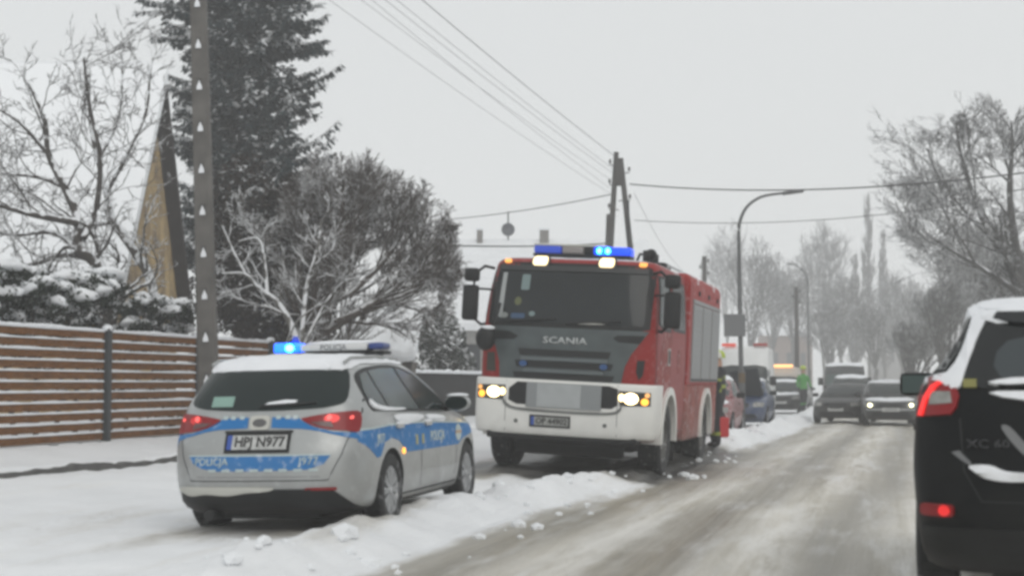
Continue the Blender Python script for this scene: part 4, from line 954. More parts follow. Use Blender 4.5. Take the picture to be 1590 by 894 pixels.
def box_van(name, loc, yaw, paint, label, cat, Hh=2.45, W=1.0, L=5.2, beacons=None, screen=GLASS, snow=True, nose=.85):
    h = L / 2
    S = [(.28, -h, h - .2, W * .94, .15, .4, 5, 3, 0), (.4, -h, h, W, .15, .5, 5, 3, 0), (.8, -h, h - .02, W, .15, .5, 5, 3, 0), (1.05, -h, h - .25, W, .15, .6, 5, 3, 0), (1.25, -h, h - nose, W * .99, .15, .5, 5, 3.2, 0),
         (1.75, -h, h - nose - .38, W * .96, .15, .45, 5, 3.4, 0), (Hh - .25, -h, h - nose - .75, W * .93, .15, .4, 5, 3.2, 0), (Hh - .06, -h + .05, h - nose - 1.05, W * .86, .15, .4, 4, 3, 0), (Hh, -h + .2, h - nose - 1.4, W * .6, .15, .3, 4, 3, 0)]
    me = shell(S, 3, nq=8, ns=16, taper=0); me.materials.append(paint)
    me = carve(me, [arch_cut(y, .40, .35, side=sd) for y in (-h + 1.0, h - 1.0) for sd in (-1, 1)])
    bvh = bvh_of(me); me.polygons.foreach_set('use_smooth', [True] * len(me.polygons)); me.set_sharp_from_angle(angle=R(45))
    root = empty(name, loc, (0, 0, R(yaw)), label=label, cat=cat)
    link('body', me, None, root, sm=False)
    D = lambda n, fr, sh, mt, par=root, **k: decal(n, bvh, fr, sh, mt, par, **{'res': .12, **k})
    top = min(Hh - .55, 1.95)
    D('windscreen', 'F', curve([(-W * .92, 1.24), (-W * .84, top), (0, top + .04), (W * .84, top), (W * .92, 1.24), (0, 1.2)], 2, True), screen, off=.008)
    for fr in 'RL':
        sx = 1 if fr == 'R' else -1
        D('side_window', fr, [(h - 1.8, 1.28), (h - 1.8, top - .1), (h - 1.35, top - .1), (h - nose - .12, 1.28)], GLASS, off=.008)
        bm = bmesh.new(); box(bm, (sx * (W + .14), h - nose - .1, 1.40), (.24, .12, .36), .04); tube(bm, [(sx * W * .96, h - nose - .1, 1.3), (sx * (W + .1), h - nose - .1, 1.3)], .03); from_bm('mirror', bm, BLACK, root, True)
    for s_ in (-1, 1):
        a, b = sorted((s_ * W * .66, s_ * W * .93)); D('headlight', 'F', rrect(a, b, .78, 1.0, .05), LENS, off=.012)
        D('tail_lamp', 'B', rect(*sorted((s_ * W * .84, s_ * W * .94)), .8, 1.2), REDL, off=.012)
    D('grille', 'F', rrect(-W * .5, W * .5, .72, .95, .04), BLACK, off=.01)
    D('bumper', 'F', rect(-W * .93, W * .93, .36, .60), BLACK, off=.02)
    D('number_plate', 'F', rect(-.26, .26, .50, .61), M('plate_pale', (.45, .46, .45)), off=.035, res=None)
    if snow: D('roof_snow', 'T', curve([(-W * .82, -h + .2), (0, -h + .1), (W * .82, -h + .2), (W * .84, 0), (W * .78, h - nose - 1.0), (0, h - nose - .95), (-W * .78, h - nose - 1.0), (-W * .84, 0)], 3, True), SNOWT, off=.03, lump=.03, res=.15)
    for bx, bw, mt in beacons or []:
        bm = bmesh.new(); box(bm, (bx, h - nose - 1.15, Hh + .05), (bw, .22, .12), .03); from_bm('beacon', bm, mt, root, True)
    bm = bmesh.new(); box(bm, (0, 0, .32), (W * 1.3, L * .85, .2), .03); from_bm('underbody', bm, DARKM, root)
    for y in (-h + 1.0, h - 1.0):
        wheel(root, -W + .13, y, .35, .22, -1); wheel(root, W - .13, y, .35, .22, 1)
    return root
def G0(x, y): return (x, y, hgt(x, y) - .01)
def car_at(x, y, dz=0.): return (x, y, dz)
far_car('hatch', 'parked_car', car_at(4.62, 36.6), 166, M('dull_red_paint', (.20, .035, .04), .4, coat=.3, dirt=.4, speck=.6), 'snow-dusted red car parked just behind the fire engine', 'car', roof=2, bonnet_snow=True, scr_snow=True)
far_car('hatch', 'parked_car', car_at(6.95, 45.6), 166, M('dark_blue_paint', (.012, .035, .10), .4, coat=.3, dirt=.3), 'dark blue car with its bonnet raised, parked behind the lamp post', 'car', roof=True, hood_open=True)
box_van('ambulance', car_at(9.38, 60.5), 167, M('van_white', (.70, .71, .70), .4, coat=.2), 'white high-roof van with red roof lamps beyond the blue car', 'van', Hh=2.78, W=1.02, beacons=[(.62, .55, M('red_beacon', (.5, .04, .02), .3, emit=(1, .08, .03), estr=.35)), (-.62, .55, M('red_beacon2', (.35, .03, .02), .3))], snow=False)
far_car('hatch', 'parked_car', car_at(11.95, 66.5), 166, M('charcoal_paint', (.012, .013, .014), .45, dirt=.15), 'charcoal car in the parked row right of the white van', 'car', bonnet_snow=True)
box_van('service_truck', car_at(13.95, 77.5), 167, M('beige_van', (.42, .38, .33), .5), 'small pale truck with a lit amber beacon bar on its roof', 'truck', Hh=2.15, W=.86, L=4.6, beacons=[(0, .95, M('amber_bar_lit', (.8, .4, .15), .3, emit=(1, .50, .18), estr=2.0))], snow=False)
far_car('hatch', 'parked_car', car_at(14.9, 79.5), 166, M('silver_far_paint', (.30, .31, .31), .4), 'silver car in the parked row behind the man in green', 'car', bonnet_snow=True)
box_van('delivery_van', car_at(16.1, 73.0), 167, M('dark_van', (.022, .025, .026), .5), 'dark van with a snowy roof standing in the road', 'van', Hh=2.25, W=.98, L=4.9, screen=M('van_glass', (.045, .07, .065), .2))
far_car('crossover', 'car', car_at(14.35, 64.0), 166, M('charcoal_paint', (.035, .037, .038)), 'car with thick white snow on its roof in front of the dark van', 'car', roof=2, bonnet_snow=True)
far_car('hatch', 'car', car_at(11.35, 51.4), 158, M('charcoal_paint', (.035, .037, .038)), 'dark hatchback left of the car with lit headlamps', 'car', roof=False).scale = (.97, .97, .90)
far_car('sedan', 'car', car_at(12.1, 48.6), 168, M('dark_grey_paint', (.018, .019, .020), .4, coat=.2), 'dark saloon car coming on with both headlamps lit', 'car', lamps=DIPLIT, bonnet_snow=True)

# ------------------------------------------------------------------ fences
SLAT = M('stained_timber', (.19, .078, .018), .85, spec=.12, var=.45, scale=4, stretch=(1, 1, 9), bump=.25, bscale=14, speck=.12)
POST = M('grey_steel_post', (.035, .042, .045), .5, var=.2)
def slat_fence():
    s0 = 15.1; x, y = st(s0, -11.9); base = .36
    root = empty('slat_fence', (x, y, base), (0, 0, R(-13.65)), label='brown horizontal slat fence with steel posts and snow between the boards', cat='fence')
    posts = [-6.6, -3.3, 0, 3.3, 6.6, 9.9, 13.2]
    rnd = random.Random(5)
    for q in posts:
        bm = bmesh.new(); box(bm, (.03, q, .88), (.12, .12, 1.80), .008); box(bm, (.03, q, 1.79), (.14, .14, .02), .004)
        p = from_bm('post', bm, POST, root)
        bm = bmesh.new(); bmesh.ops.create_uvsphere(bm, u_segments=12, v_segments=6, radius=1, matrix=Matrix.Translation((.03, q, 1.81)) @ Matrix.Diagonal((.085, .09, .06, 1))); from_bm('post_snow', bm, SNOWT, p, True)
    for a, b in zip(posts, posts[1:]):
        bm = bmesh.new(); n = 11; pitch = .158
        for k in range(n):
            z = .06 + k * pitch + .065; box(bm, (0, (a + b) / 2, z), (.028, b - a - .13, .125), .004)
        p = from_bm('slat_panel', bm, SLAT, root)
        bm = bmesh.new()
        for k in range(n):                      # snow lying on each board, uneven along it
            z = .06 + k * pitch + .128; y0 = a + .08
            m = 30; prev = None; L_ = b - a - .16
            for i in range(m + 1):
                yy = y0 + L_ * i / m
                hh = max(.004, .016 + .020 * noise.noise(Vector((yy * 1.3, z * 9, a))) + .012 * noise.noise(Vector((yy * 6, z * 9, 1))))
                if k == n - 1: hh = hh * 1.3 + .02
                rg = [bm.verts.new((xx, yy, zz)) for xx, zz in ((-.03, z - .012), (.032, z - .014 - hh * .25), (.030, z + hh * .55), (.0, z + hh), (-.028, z + hh * .6))]
                if prev:
                    for j in range(5): bm.faces.new((prev[j], prev[(j + 1) % 5], rg[(j + 1) % 5], rg[j]))
                prev = rg
        bmesh.ops.recalc_face_normals(bm, faces=bm.faces[:]); from_bm('board_snow', bm, SNOWT, p, True)
        bm = bmesh.new(); box(bm, (0, (a + b) / 2, -.05), (.06, b - a - .13, .16), .004); from_bm('base_board', bm, M('concrete_base', (.2, .2, .2), .8, var=.3), root)
slat_fence()
def dark_fence():
    s0, s1 = 34.5, 46.5; x, y = st(s0, -11.6)
    root = empty('metal_fence', (x, y, .15), (0, 0, R(-13.65)), label='black sheet-metal fence with snow along its top left of the fire engine', cat='fence')
    L_ = s1 - s0
    bm = bmesh.new(); box(bm, (0, L_ / 2, .72), (.03, L_, 1.42), .003)
    for k in range(int(L_ / .15)): box(bm, (.022, k * .15 + .07, .72), (.012, .05, 1.40))
    p = from_bm('panel', bm, M('black_sheet_metal', (.013, .013, .014), .6, var=.3), root)
    bm = bmesh.new(); prev = None
    for i in range(121):
        yy = L_ * i / 120; hh = .09 + .06 * noise.noise(Vector((yy * 2, 1, 3))); wd = .09 + .03 * noise.noise(Vector((yy * 3, 5, 3)))
        rg = [bm.verts.new(q) for q in ((-wd, yy, 1.42), (wd, yy, 1.42), (wd * .8, yy, 1.43 + hh * .7), (0, yy, 1.43 + hh), (-wd * .8, yy, 1.43 + hh * .7))]
        if prev:
            for j in range(5): bm.faces.new((prev[j], prev[(j + 1) % 5], rg[(j + 1) % 5], rg[j]))
        prev = rg
    bmesh.ops.recalc_face_normals(bm, faces=bm.faces[:]); from_bm('top_snow', bm, SNOWT, p, True)
dark_fence()

# ------------------------------------------------------------------ poles, lamps, wires
def concrete_pole():
    b = (-4.98, 25.0); z0 = hgt(*b) - .1
    root = empty('utility_pole', (b[0], b[1], z0), (0, R(-2.2), 0), label='tall grey concrete pole with snow in its climbing holes, by the slat fence', cat='utility pole')
    CON = M('old_concrete', (.125, .118, .108), .85, var=.35, scale=3, bump=.4, bscale=30)
    bm = bmesh.new()
    H_ = 10.6; r0, r1 = .165, .115; n = 12
    box(bm, (0, 0, H_ / 2), (.001, .001, .001))
    bm.clear()
    vsq = []
    for k in range(n + 1):
        z = H_ * k / n; r = r0 + (r1 - r0) * k / n
        vsq.append([bm.verts.new((a * r, b_ * r * .8, z)) for a, b_ in ((-1, -.8), (-.8, -1), (.8, -1), (1, -.8), (1, .8), (.8, 1), (-.8, 1), (-1, .8))])
    for A, B in zip(vsq, vsq[1:]):
        for j in range(8): bm.faces.new((A[j], A[(j + 1) % 8], B[(j + 1) % 8], B[j]))
    bm.faces.new(vsq[0][::-1]); bm.faces.new(vsq[-1])
    body = from_bm('shaft', bm, CON, root)
    for k in range(15):                      # recessed foot holes with snow heaped in them
        z = .55 + k * .70; r = r0 + (r1 - r0) * z / H_
        bm = bmesh.new(); box(bm, (0, -r * .8 - .001, z), (.075, .02, .20), .004); h = from_bm('foot_hole', bm, M('hole_dark', (.06, .058, .055), .9), root)
        bm = bmesh.new()
        pts = [(-.045, -.085), (.045, -.085), (.04, -.02), (.018, .03), (0, .075), (-.02, .02), (-.042, -.03)]
        f = bm.faces.new([bm.verts.new((a, -r * .8 - .014, z + c)) for a, c in pts])
        e = bmesh.ops.extrude_face_region(bm, geom=[f]); 
        for v in [g for g in e['geom'] if isinstance(g, bmesh.types.BMVert)]: v.co.y -= .018
        bmesh.ops.recalc_face_normals(bm, faces=bm.faces[:]); from_bm('hole_snow', bm, SNOWT, h)
    bm = bmesh.new(); box(bm, (0, 0, 10.2), (1.5, .10, .10), .01); box(bm, (0, 0, 9.5), (1.3, .10, .10), .01); from_bm('cross_arm', bm, POST, root)
    return b, z0
cpb, cpz = concrete_pole()
def wood_pole(px, py, H_, lean, r=.13): pass
APX = P(962, 595, 49.0)
def a_pole():
    x0 = APX.x; z0 = hgt(x0, 49.0) - .1
    root = empty('a_frame_pole', (x0, 49.0, z0), label='dark wooden A-shaped utility pole rising behind the fire engine', cat='utility pole')
    H_ = 8.95 - z0
    for s_, dx in ((-1, -.72), (1, 1.0)):
        bm = bmesh.new(); tube(bm, [(dx, 0, 0), (dx * .5, 0, H_ * .5), (s_ * .07, 0, H_ - (.1 if s_ < 0 else .3))], [.125, .105, .085], 10); from_bm('leg', bm, WOODP, root, True)
    bm = bmesh.new(); tube(bm, [(-.50, -.16, 2.0), (-.30, -.18, 6.85)], .12, 10); from_bm('stub_post', bm, WOODP, root, True)
    bm = bmesh.new(); box(bm, (0, 0, H_ - .75), (.28, .2, .9), .03); from_bm('binding', bm, WOODP, root)
    for k, (xx, zz) in enumerate(((-.28, H_ - .45), (.34, H_ - .7), (-.30, H_ - 1.1), (.36, H_ - 1.6), (-.32, H_ - 1.9), (.42, H_ - 3.2))):
        bm = bmesh.new(); tube(bm, [(0, 0, zz - .1), (xx, -.05, zz - .08), (xx, -.05, zz)], .02, 6); cyl(bm, (xx, -.05, zz + .05), .05, .13, 'Z', 10, r2=.03); from_bm('insulator', bm, M('insulator_dark', (.07, .06, .06), .3), root, True)
    bm = bmesh.new(); tube(bm, [(.45, -.1, 2.6), (.50, -.12, 4.0), (.34, -.14, 5.6), (.3, -.1, 7.3)], .035, 6); from_bm('cable_conduit', bm, DARKM, root, True)
a_pole()
WIRE = M('wire', (.05, .05, .05), .6); 
def wire(name, a, b, sag, r, label, group='overhead wires', n=24, mat=WIRE):
    a, b = Vector(a), Vector(b)
    bm = bmesh.new(); tube(bm, [a.lerp(b, i / n) - Vector((0, 0, sag * 4 * (i / n) * (1 - i / n))) for i in range(n + 1)], r, 5)
    o = from_bm(name, bm, mat, None, True, label=label, cat='wire', group=group); return o
topA = lambda u, v: P(u, v, 49.0)
near = lambda dx, h: Vector((-5.25 + dx, 25.0, h))
for k, (dx, h, u, v, r) in enumerate(((.62, 10.45, 955, 243, .010), (.05, 10.45, 952, 262, .006), (-.10, 10.35, 950, 268, .006), (-.62, 10.3, 949, 280, .005), (.5, 9.75, 947, 292, .005), (-.5, 9.7, 946, 300, .005))):
    wire('overhead_wire', near(dx, h), topA(u, v), .12, r, ['highest and darkest wire from the A-frame pole to the concrete pole', 'second wire from the top running to the concrete pole', 'third wire from the top running to the concrete pole',
         'fourth thin wire running down to the A-frame pole', 'fifth thin wire running down to the A-frame pole', 'lowest thin wire running from the concrete pole to the A-frame pole'][k])
wire('overhead_cable', topA(978, 286), P(1760, 244, 36), .45, .022, 'thick dark cable crossing the sky right of the A-frame pole')
wire('overhead_cable', topA(985, 342), P(1560, 306, 44), .35, .012, 'fainter cable crossing the sky lower right of the A-frame pole')
wire('overhead_cable', topA(948, 302), P(690, 341, 60), .1, .018, 'cable sloping down left from the A-frame pole to the dish mast')
wire('overhead_cable', P(560, 376, 31), P(952, 377, 49), .10, .020, 'level dark cable passing above the fire engine roof from the bare tree')
wire('overhead_cable', topA(985, 300), P(1060, 420, 75), .3, .008, 'faint wire dropping away from the right of the A-frame pole')

STEEL = M('galvanised_pole', (.10, .105, .108), .5, metal=.2, var=.25)
def street_lamp(u, y, top_v, arm, label, sc=1.0, sign=False, dirn=1):
    b = P(u, 595, y); z0 = hgt(b.x, y) - .1; H_ = P(u, top_v, y).z - z0
    root = empty('street_lamp', (b.x, y, z0), label=label, cat='street lamp', group='street lamps along the road')
    bm = bmesh.new(); tube(bm, [(0, 0, 0), (0, 0, H_ * .25), (-.02, 0, H_ * .27), (-.05, 0, H_ * .8)], [.095, .09, .07, .055], 12); from_bm('pole', bm, STEEL, root, True)
    pts = [(-.05 + 0, 0, H_ * .80)]
    ctl = curve([(-.05, H_ * .80), (-.03, H_ * .87), (.18 * dirn, H_ * .94), (.62 * dirn, H_ * .985), (arm * dirn * .8, H_ * 1.0)], 5)
    bm = bmesh.new(); tube(bm, [(x, 0, z) for x, z in ctl], [.055 - .02 * i / len(ctl) for i in range(len(ctl))], 10); from_bm('arm', bm, STEEL, root, True)
    bm = bmesh.new(); box(bm, (arm * dirn * .98, 0, H_ * 1.0 + .03), (.62, .20, .10), .04, rot=Matrix.Rotation(R(-8) * dirn, 4, 'Y')); from_bm('lamp_head', bm, STEEL, root, True)
    if sign:
        bm = bmesh.new(); c = P(1140, 505, y); box(bm, (c.x - b.x, -.10, c.z - z0), (.62, .02, .64), .01)
        s_ = from_bm('traffic_sign_back', bm, M('sign_back_grey', (.13, .135, .14), .5), root)
        bm = bmesh.new(); box(bm, (c.x - b.x + .1, -.07, c.z - z0 + .15), (.5, .04, .04)); box(bm, (c.x - b.x + .1, -.07, c.z - z0 - .15), (.5, .04, .04)); from_bm('sign_bracket', bm, STEEL, s_)
        bm = bmesh.new(); box(bm, (0, 0, 1.9), (.20, .02, .22)) if False else cyl(bm, (0, 0, 1.55), .098, .28, 'Z', 12); from_bm('rust_band', bm, M('rusty_paint', (.12, .08, .04), .8, var=.4), root)
street_lamp(1152, 43.0, 300, 1.55, 'nearest curved street lamp with a sign back on its pole, beside the blue car', sign=True)
street_lamp(1257, 92.0, 411, 1.0, 'far hazy street lamp whose arm points left', dirn=-1)
for (u, y, tv, lab) in ((1095, 72, 398, 'thin dark wooden pole just right of the fire engine roof'), (1238, 84, 446, 'hazy straight pole left of the far street lamp')):
    b = P(u, 595, y); z0 = hgt(b.x, y) - .2; H_ = P(u, tv, y).z - z0
    root = empty('wooden_pole', (b.x, y, z0), label=lab, cat='utility pole')
    bm = bmesh.new(); tube(bm, [(0, 0, 0), (0, 0, H_)], [.15, .11], 10); from_bm('shaft', bm, WOODP, root, True)
    for k in range(3):
        bm = bmesh.new(); xx = .2 * (-1) ** k; tube(bm, [(0, 0, H_ - .3 - .3 * k), (xx, 0, H_ - .25 - .3 * k)], .02, 6); cyl(bm, (xx, 0, H_ - .2 - .3 * k), .05, .12, 'Z', 8); from_bm('insulator', bm, WOODP, root, True)

# ------------------------------------------------------------------ vegetation
BARK = M('dark_bark', (.055, .045, .038), .9, var=.3, snow=.32, bscale=30)
BARKS = M('snowy_bark', (.085, .075, .066), .9, var=.3, snow=-.05, bscale=22)
TWIG = M('brown_twigs', (.085, .070, .060), .9, spec=.1, var=.3, snow=.38, bscale=12)
HAZT = M('haze_paled_bark', (.10, .098, .095), .9, spec=.1, var=.4, snow=.45, bscale=10)  # bark colour paled and greyed to stand in for part of the haze
class Tubes:
    def __init__(s): s.v = []; s.f = []
    def add(s, pts, rs, n):
        base = len(s.v); ref = Vector((.13, .21, .97))
        m = len(pts)
        for i, p in enumerate(pts):
            d = pts[min(i + 1, m - 1)] - pts[max(i - 1, 0)]
            if d.length < 1e-6: d = Vector((0, 0, 1))
            d.normalize(); a = d.cross(ref)
            if a.length < .02: a = d.cross(Vector((1, 0, 0)))
            a.normalize(); b = d.cross(a); r = rs[i]
            for k in range(n):
                t = 2 * math.pi * k / n; s.v.append(p + a * (math.cos(t) * r) + b * (math.sin(t) * r))
        for i in range(m - 1):
            for k in range(n):
                s.f.append((base + i * n + k, base + i * n + (k + 1) % n, base + (i + 1) * n + (k + 1) % n, base + (i + 1) * n + k))
    def build(s, name, mat, parent=None, sm=True, **k): return pyd(name, s.v, s.f, mat, parent, sm, **k)
def grow(tb, rnd, p, d, L, r, depth, cfg):
    n = cfg.get('steps', 5); pts = [p.copy()]; rs = [r]; d = d.normalized()
    rend = r * cfg.get('tip', .35) if depth < cfg['depth'] else r * .4
    kids = []
    for i in range(n):
        wv = Vector((rnd.gauss(0, 1), rnd.gauss(0, 1), rnd.gauss(0, 1))) * cfg['wander']
        d = (d + wv + Vector((0, 0, cfg['up'][min(depth, len(cfg['up']) - 1)]))).normalized()
        p = p + d * (L / n); pts.append(p); rs.append(r + (rend - r) * (i + 1) / n); kids.append((p.copy(), d.copy(), rs[-1], (i + 1) / n))
    tb.add(pts, rs, 8 if depth == 0 else (6 if depth == 1 else (4 if r > .012 else 3)))
    if depth >= cfg['depth']: return
    nk = cfg['kids'][min(depth, len(cfg['kids']) - 1)]
    for j in range(nk):
        f = cfg.get('start', .25) + (1 - cfg.get('start', .25)) * (j + rnd.random()) / nk
        i = min(n - 1, int(f * n)); q, dd, rr, _ = kids[i]
        if i > 0: q = kids[i - 1][0].lerp(q, rnd.random())
        ax = Vector((rnd.gauss(0, 1), rnd.gauss(0, 1), rnd.gauss(0, .6))); ax -= dd * ax.dot(dd)
        if ax.length < .01: continue
        ax.normalize(); ang = R(rnd.uniform(*cfg['ang']))
        nd = dd * math.cos(ang) + ax * math.sin(ang)
        cl = cfg.get('clip')
        LL = L * rnd.uniform(*cfg['len']) * (1 - .35 * f if depth else 1)
        while cl and LL > .12 and not cl(q + nd * LL): LL *= .6 if not cfg.get('prune') else .01
        if LL < .03: continue
        grow(tb, rnd, q, nd, LL, max(cfg['rmin'], rr * rnd.uniform(.5, .72)), depth + 1, cfg)
    if depth and (not cfg.get('clip') or cfg['clip'](p + d * L * .6)):      # leader carries on
        grow(tb, rnd, p, d, L * .55, max(cfg['rmin'], rend), depth + 1, cfg)

def bare_tree(x, y, base_pts, seed, cfg, mat, label, limbs, name='bare_tree', cat='tree', group=None, z0=None):
    """limbs: list of (points, r0, r1) – the drawn main limbs; twigs grow off them"""
    z0 = hgt(x, y) - .1 if z0 is None else z0
    root = empty(name, (x, y, z0), label=label, cat=cat)
    if group: root['group'] = group
    rnd = random.Random(seed); tk = Tubes(); cr = Tubes(); o = Vector((x, y, z0))
    for i, (pts, r0, r1) in enumerate(limbs):
        pts = [Vector(q) - o for q in curve([tuple(q) for q in pts], 4)]
        rs = [r0 + (r1 - r0) * k / (len(pts) - 1) for k in range(len(pts))]
        (tk if i < base_pts else cr).add(pts, [r * cfg.get('fat', 1.) for r in rs], 8)
        tot = sum((b - a).length for a, b in zip(pts, pts[1:]))
        nk = int(tot * cfg['density'])
        for j in range(nk):
            f = cfg.get('lstart', .15) + (1 - cfg.get('lstart', .15)) * (j + rnd.random()) / nk
            k = min(len(pts) - 2, int(f * (len(pts) - 1))); q = pts[k].lerp(pts[k + 1], rnd.random()); dd = (pts[k + 1] - pts[k]).normalized()
            ax = Vector((rnd.gauss(0, 1), rnd.gauss(0, 1), rnd.gauss(0, .8))); ax -= dd * ax.dot(dd); ax.normalize()
            ang = R(rnd.uniform(*cfg['ang'])); nd = dd * math.cos(ang) + ax * math.sin(ang)
            LL = cfg['L0'] * rnd.uniform(.6, 1.15) * (1 - .35 * f)
            while cfg.get('clip') and LL > .3 and not cfg['clip'](q + nd * LL): LL *= .7
            grow(cr, rnd, q, nd, LL, max(cfg['rmin'], rs[k] * rnd.uniform(.35, .6)), 1, cfg)
    if tk.v: tk.build('trunk', mat, root)
    cr.build('crown', mat, root)
    return root

# gnarled bare tree at far left
g = lambda u, v, y: P(u, v, y)
yT = 27.0
c1 = dict(depth=4, kids=[3, 3, 3, 2], ang=(25, 70), len=(.45, .75), wander=.24, up=[.02, .05, .03, .02], rmin=.0095, density=2.7, L0=1.5, fat=1.35, steps=6, tip=.45)
bare_tree(g(150, 600, yT).x, yT, 1, 11, c1, M('gnarled_bark', (.06, .052, .046), .9, var=.3, snow=.34, bscale=26), 'bare gnarled tree with snow-lined branches in front of the snowy house roof', [
    ([g(165, 640, yT), g(163, 520, yT), g(158, 440, yT), g(148, 405, yT), g(118, 385, yT - .1)], .13, .085),
    ([g(118, 385, yT), g(122, 345, yT + .1), g(100, 290, yT + .2), g(75, 240, yT + .3), g(70, 190, yT + .3), g(45, 130, yT + .4)], .07, .02),
    ([g(122, 345, yT), g(60, 335, yT - .3), g(10, 322, yT - .5), g(-60, 300, yT - .7)], .055, .02),
    ([g(130, 370, yT), g(150, 320, yT + .2), g(155, 240, yT + .1), g(140, 170, yT), g(130, 90, yT - .2)], .05, .015),
    ([g(100, 290, yT + .2), g(60, 275, yT + .5), g(0, 270, yT + .8)], .04, .015),
    ([g(150, 405, yT), g(100, 395, yT + .3), g(40, 415, yT + .5), g(-30, 430, yT + .6)], .05, .02),
    ([g(75, 240, yT + .3), g(30, 190, yT + .1), g(-20, 160, yT)], .035, .012),
    ([g(118, 385, yT), g(80, 360, yT + .6), g(20, 365, yT + 1.0), g(-40, 350, yT + 1.2)], .04, .015)])
yL = 28.6
c2 = dict(depth=4, kids=[3, 3, 3, 2], ang=(20, 60), len=(.45, .75), wander=.22, up=[.02, .05, .04, .02], rmin=.0095, density=1.7, fat=1.35, L0=1.3, steps=6, tip=.45, lstart=.45)
bare_tree(g(246, 600, yL).x, yL, 1, 23, c2, M('snow_plastered_bark', (.09, .08, .07), .9, var=.3, snow=.0, bscale=26), 'leaning bare tree whose limb is plastered with snow in front of the yellow gable', [
    ([g(252, 660, yL), g(246, 560, yL), g(236, 445, yL), g(212, 395, yL), g(176, 345, yL)], .085, .06),
    ([g(176, 345, yL), g(165, 300, yL), g(152, 250, yL), g(140, 190, yL), g(138, 110, yL)], .05, .015),
    ([g(165, 300, yL), g(200, 235, yL - .2), g(228, 170, yL - .3), g(232, 100, yL - .4)], .035, .012),
    ([g(176, 345, yL), g(130, 350, yL + .3), g(70, 340, yL + .5)], .035, .014),
    ([g(152, 250, yL), g(185, 180, yL), g(190, 90, yL)], .025, .010)])

# broad round tree with dense twigs and the darker shrub beside it
def blob(cx, cz, rx, rz):
    return lambda q: ((q.x - cx) / rx) ** 2 + ((q.z - cz) / rz) ** 2 < 1 + .35 * noise.noise(q * 1.7) + .25 * noise.noise(q * 6)
yR = 31.0; s31 = F / yR
def Pl(u, v, y, o): return P(u, v, y) - o
oR = Vector((g(492, 600, yR).x, yR, hgt(g(492, 600, yR).x, yR) - .1))
cR = g(548, 410, yR) - oR
c3 = dict(depth=5, kids=[4, 5, 4, 3, 2], ang=(14, 50), len=(.55, .9), wander=.11, up=[.0, .03, .05, .05, .05], rmin=.0085, density=3.4, L0=1.6, steps=4, tip=.5,
          clip=blob(cR.x, cR.z, 2.2, 2.05))
limbs = [([g(492, 660, yR), g(490, 560, yR), g(488, 520, yR)], .20, .16)]
for (pts, r) in (([(488, 520), (470, 470), (440, 420), (410, 370)], .09), ([(488, 520), (500, 450), (500, 380), (495, 300)], .10), ([(488, 520), (530, 450), (560, 380), (580, 310)], .10), ([(490, 525), (560, 480), (620, 430), (660, 380)], .10),
                 ([(488, 520), (520, 440), (530, 350), (535, 280)], .08), ([(520, 500), (590, 470), (650, 450), (695, 430)], .07), ([(540, 460), (600, 400), (640, 330), (650, 310)], .07), ([(560, 480), (610, 450), (660, 400), (690, 370)], .06)):
    limbs.append(([g(u, v, yR + (k * .35 if r != .08 else -k * .35)) for k, (u, v) in enumerate(pts)], r, .03))
bare_tree(oR.x, yR, 1, 7, c3, TWIG, 'broad round bare tree with dense snow-flecked twigs right of the spruce', limbs)

# small snow-coated tree in front
yS = 28.5
c4 = dict(depth=4, kids=[3, 3, 3, 2], ang=(22, 65), len=(.5, .8), wander=.14, up=[.04, .04, .03, .02], rmin=.010, density=2.2, L0=.85, steps=5, tip=.5)
SB = M('snow_coated_branch', (.15, .145, .135), .9, var=.25, snow=.02, bscale=14)
bare_tree(g(470, 600, yS).x, yS, 1, 31, c4, SB, 'small tree with snow-coated forking limbs in front of the dark shrub', [
    ([g(470, 640, yS), g(468, 560, yS), g(450, 500, yS), g(428, 465, yS)], .075, .055),
    ([g(428, 465, yS), g(400, 445, yS), g(380, 425, yS), g(345, 425, yS)], .05, .02),
    ([g(415, 455, yS), g(410, 400, yS), g(400, 370, yS), g(370, 375, yS)], .035, .014),
    ([g(468, 540, yS), g(475, 450, yS), g(492, 390, yS), g(500, 340, yS)], .05, .015),
    ([g(440, 550, yS), g(460, 500, yS - .2), g(500, 470, yS - .3)], .03, .012),
    ([g(380, 425, yS), g(360, 385, yS), g(345, 350, yS)], .03, .012),
    ([g(470, 540, yS), g(500, 480, yS + .2), g(530, 440, yS + .3), g(560, 430, yS + .3)], .035, .014)])

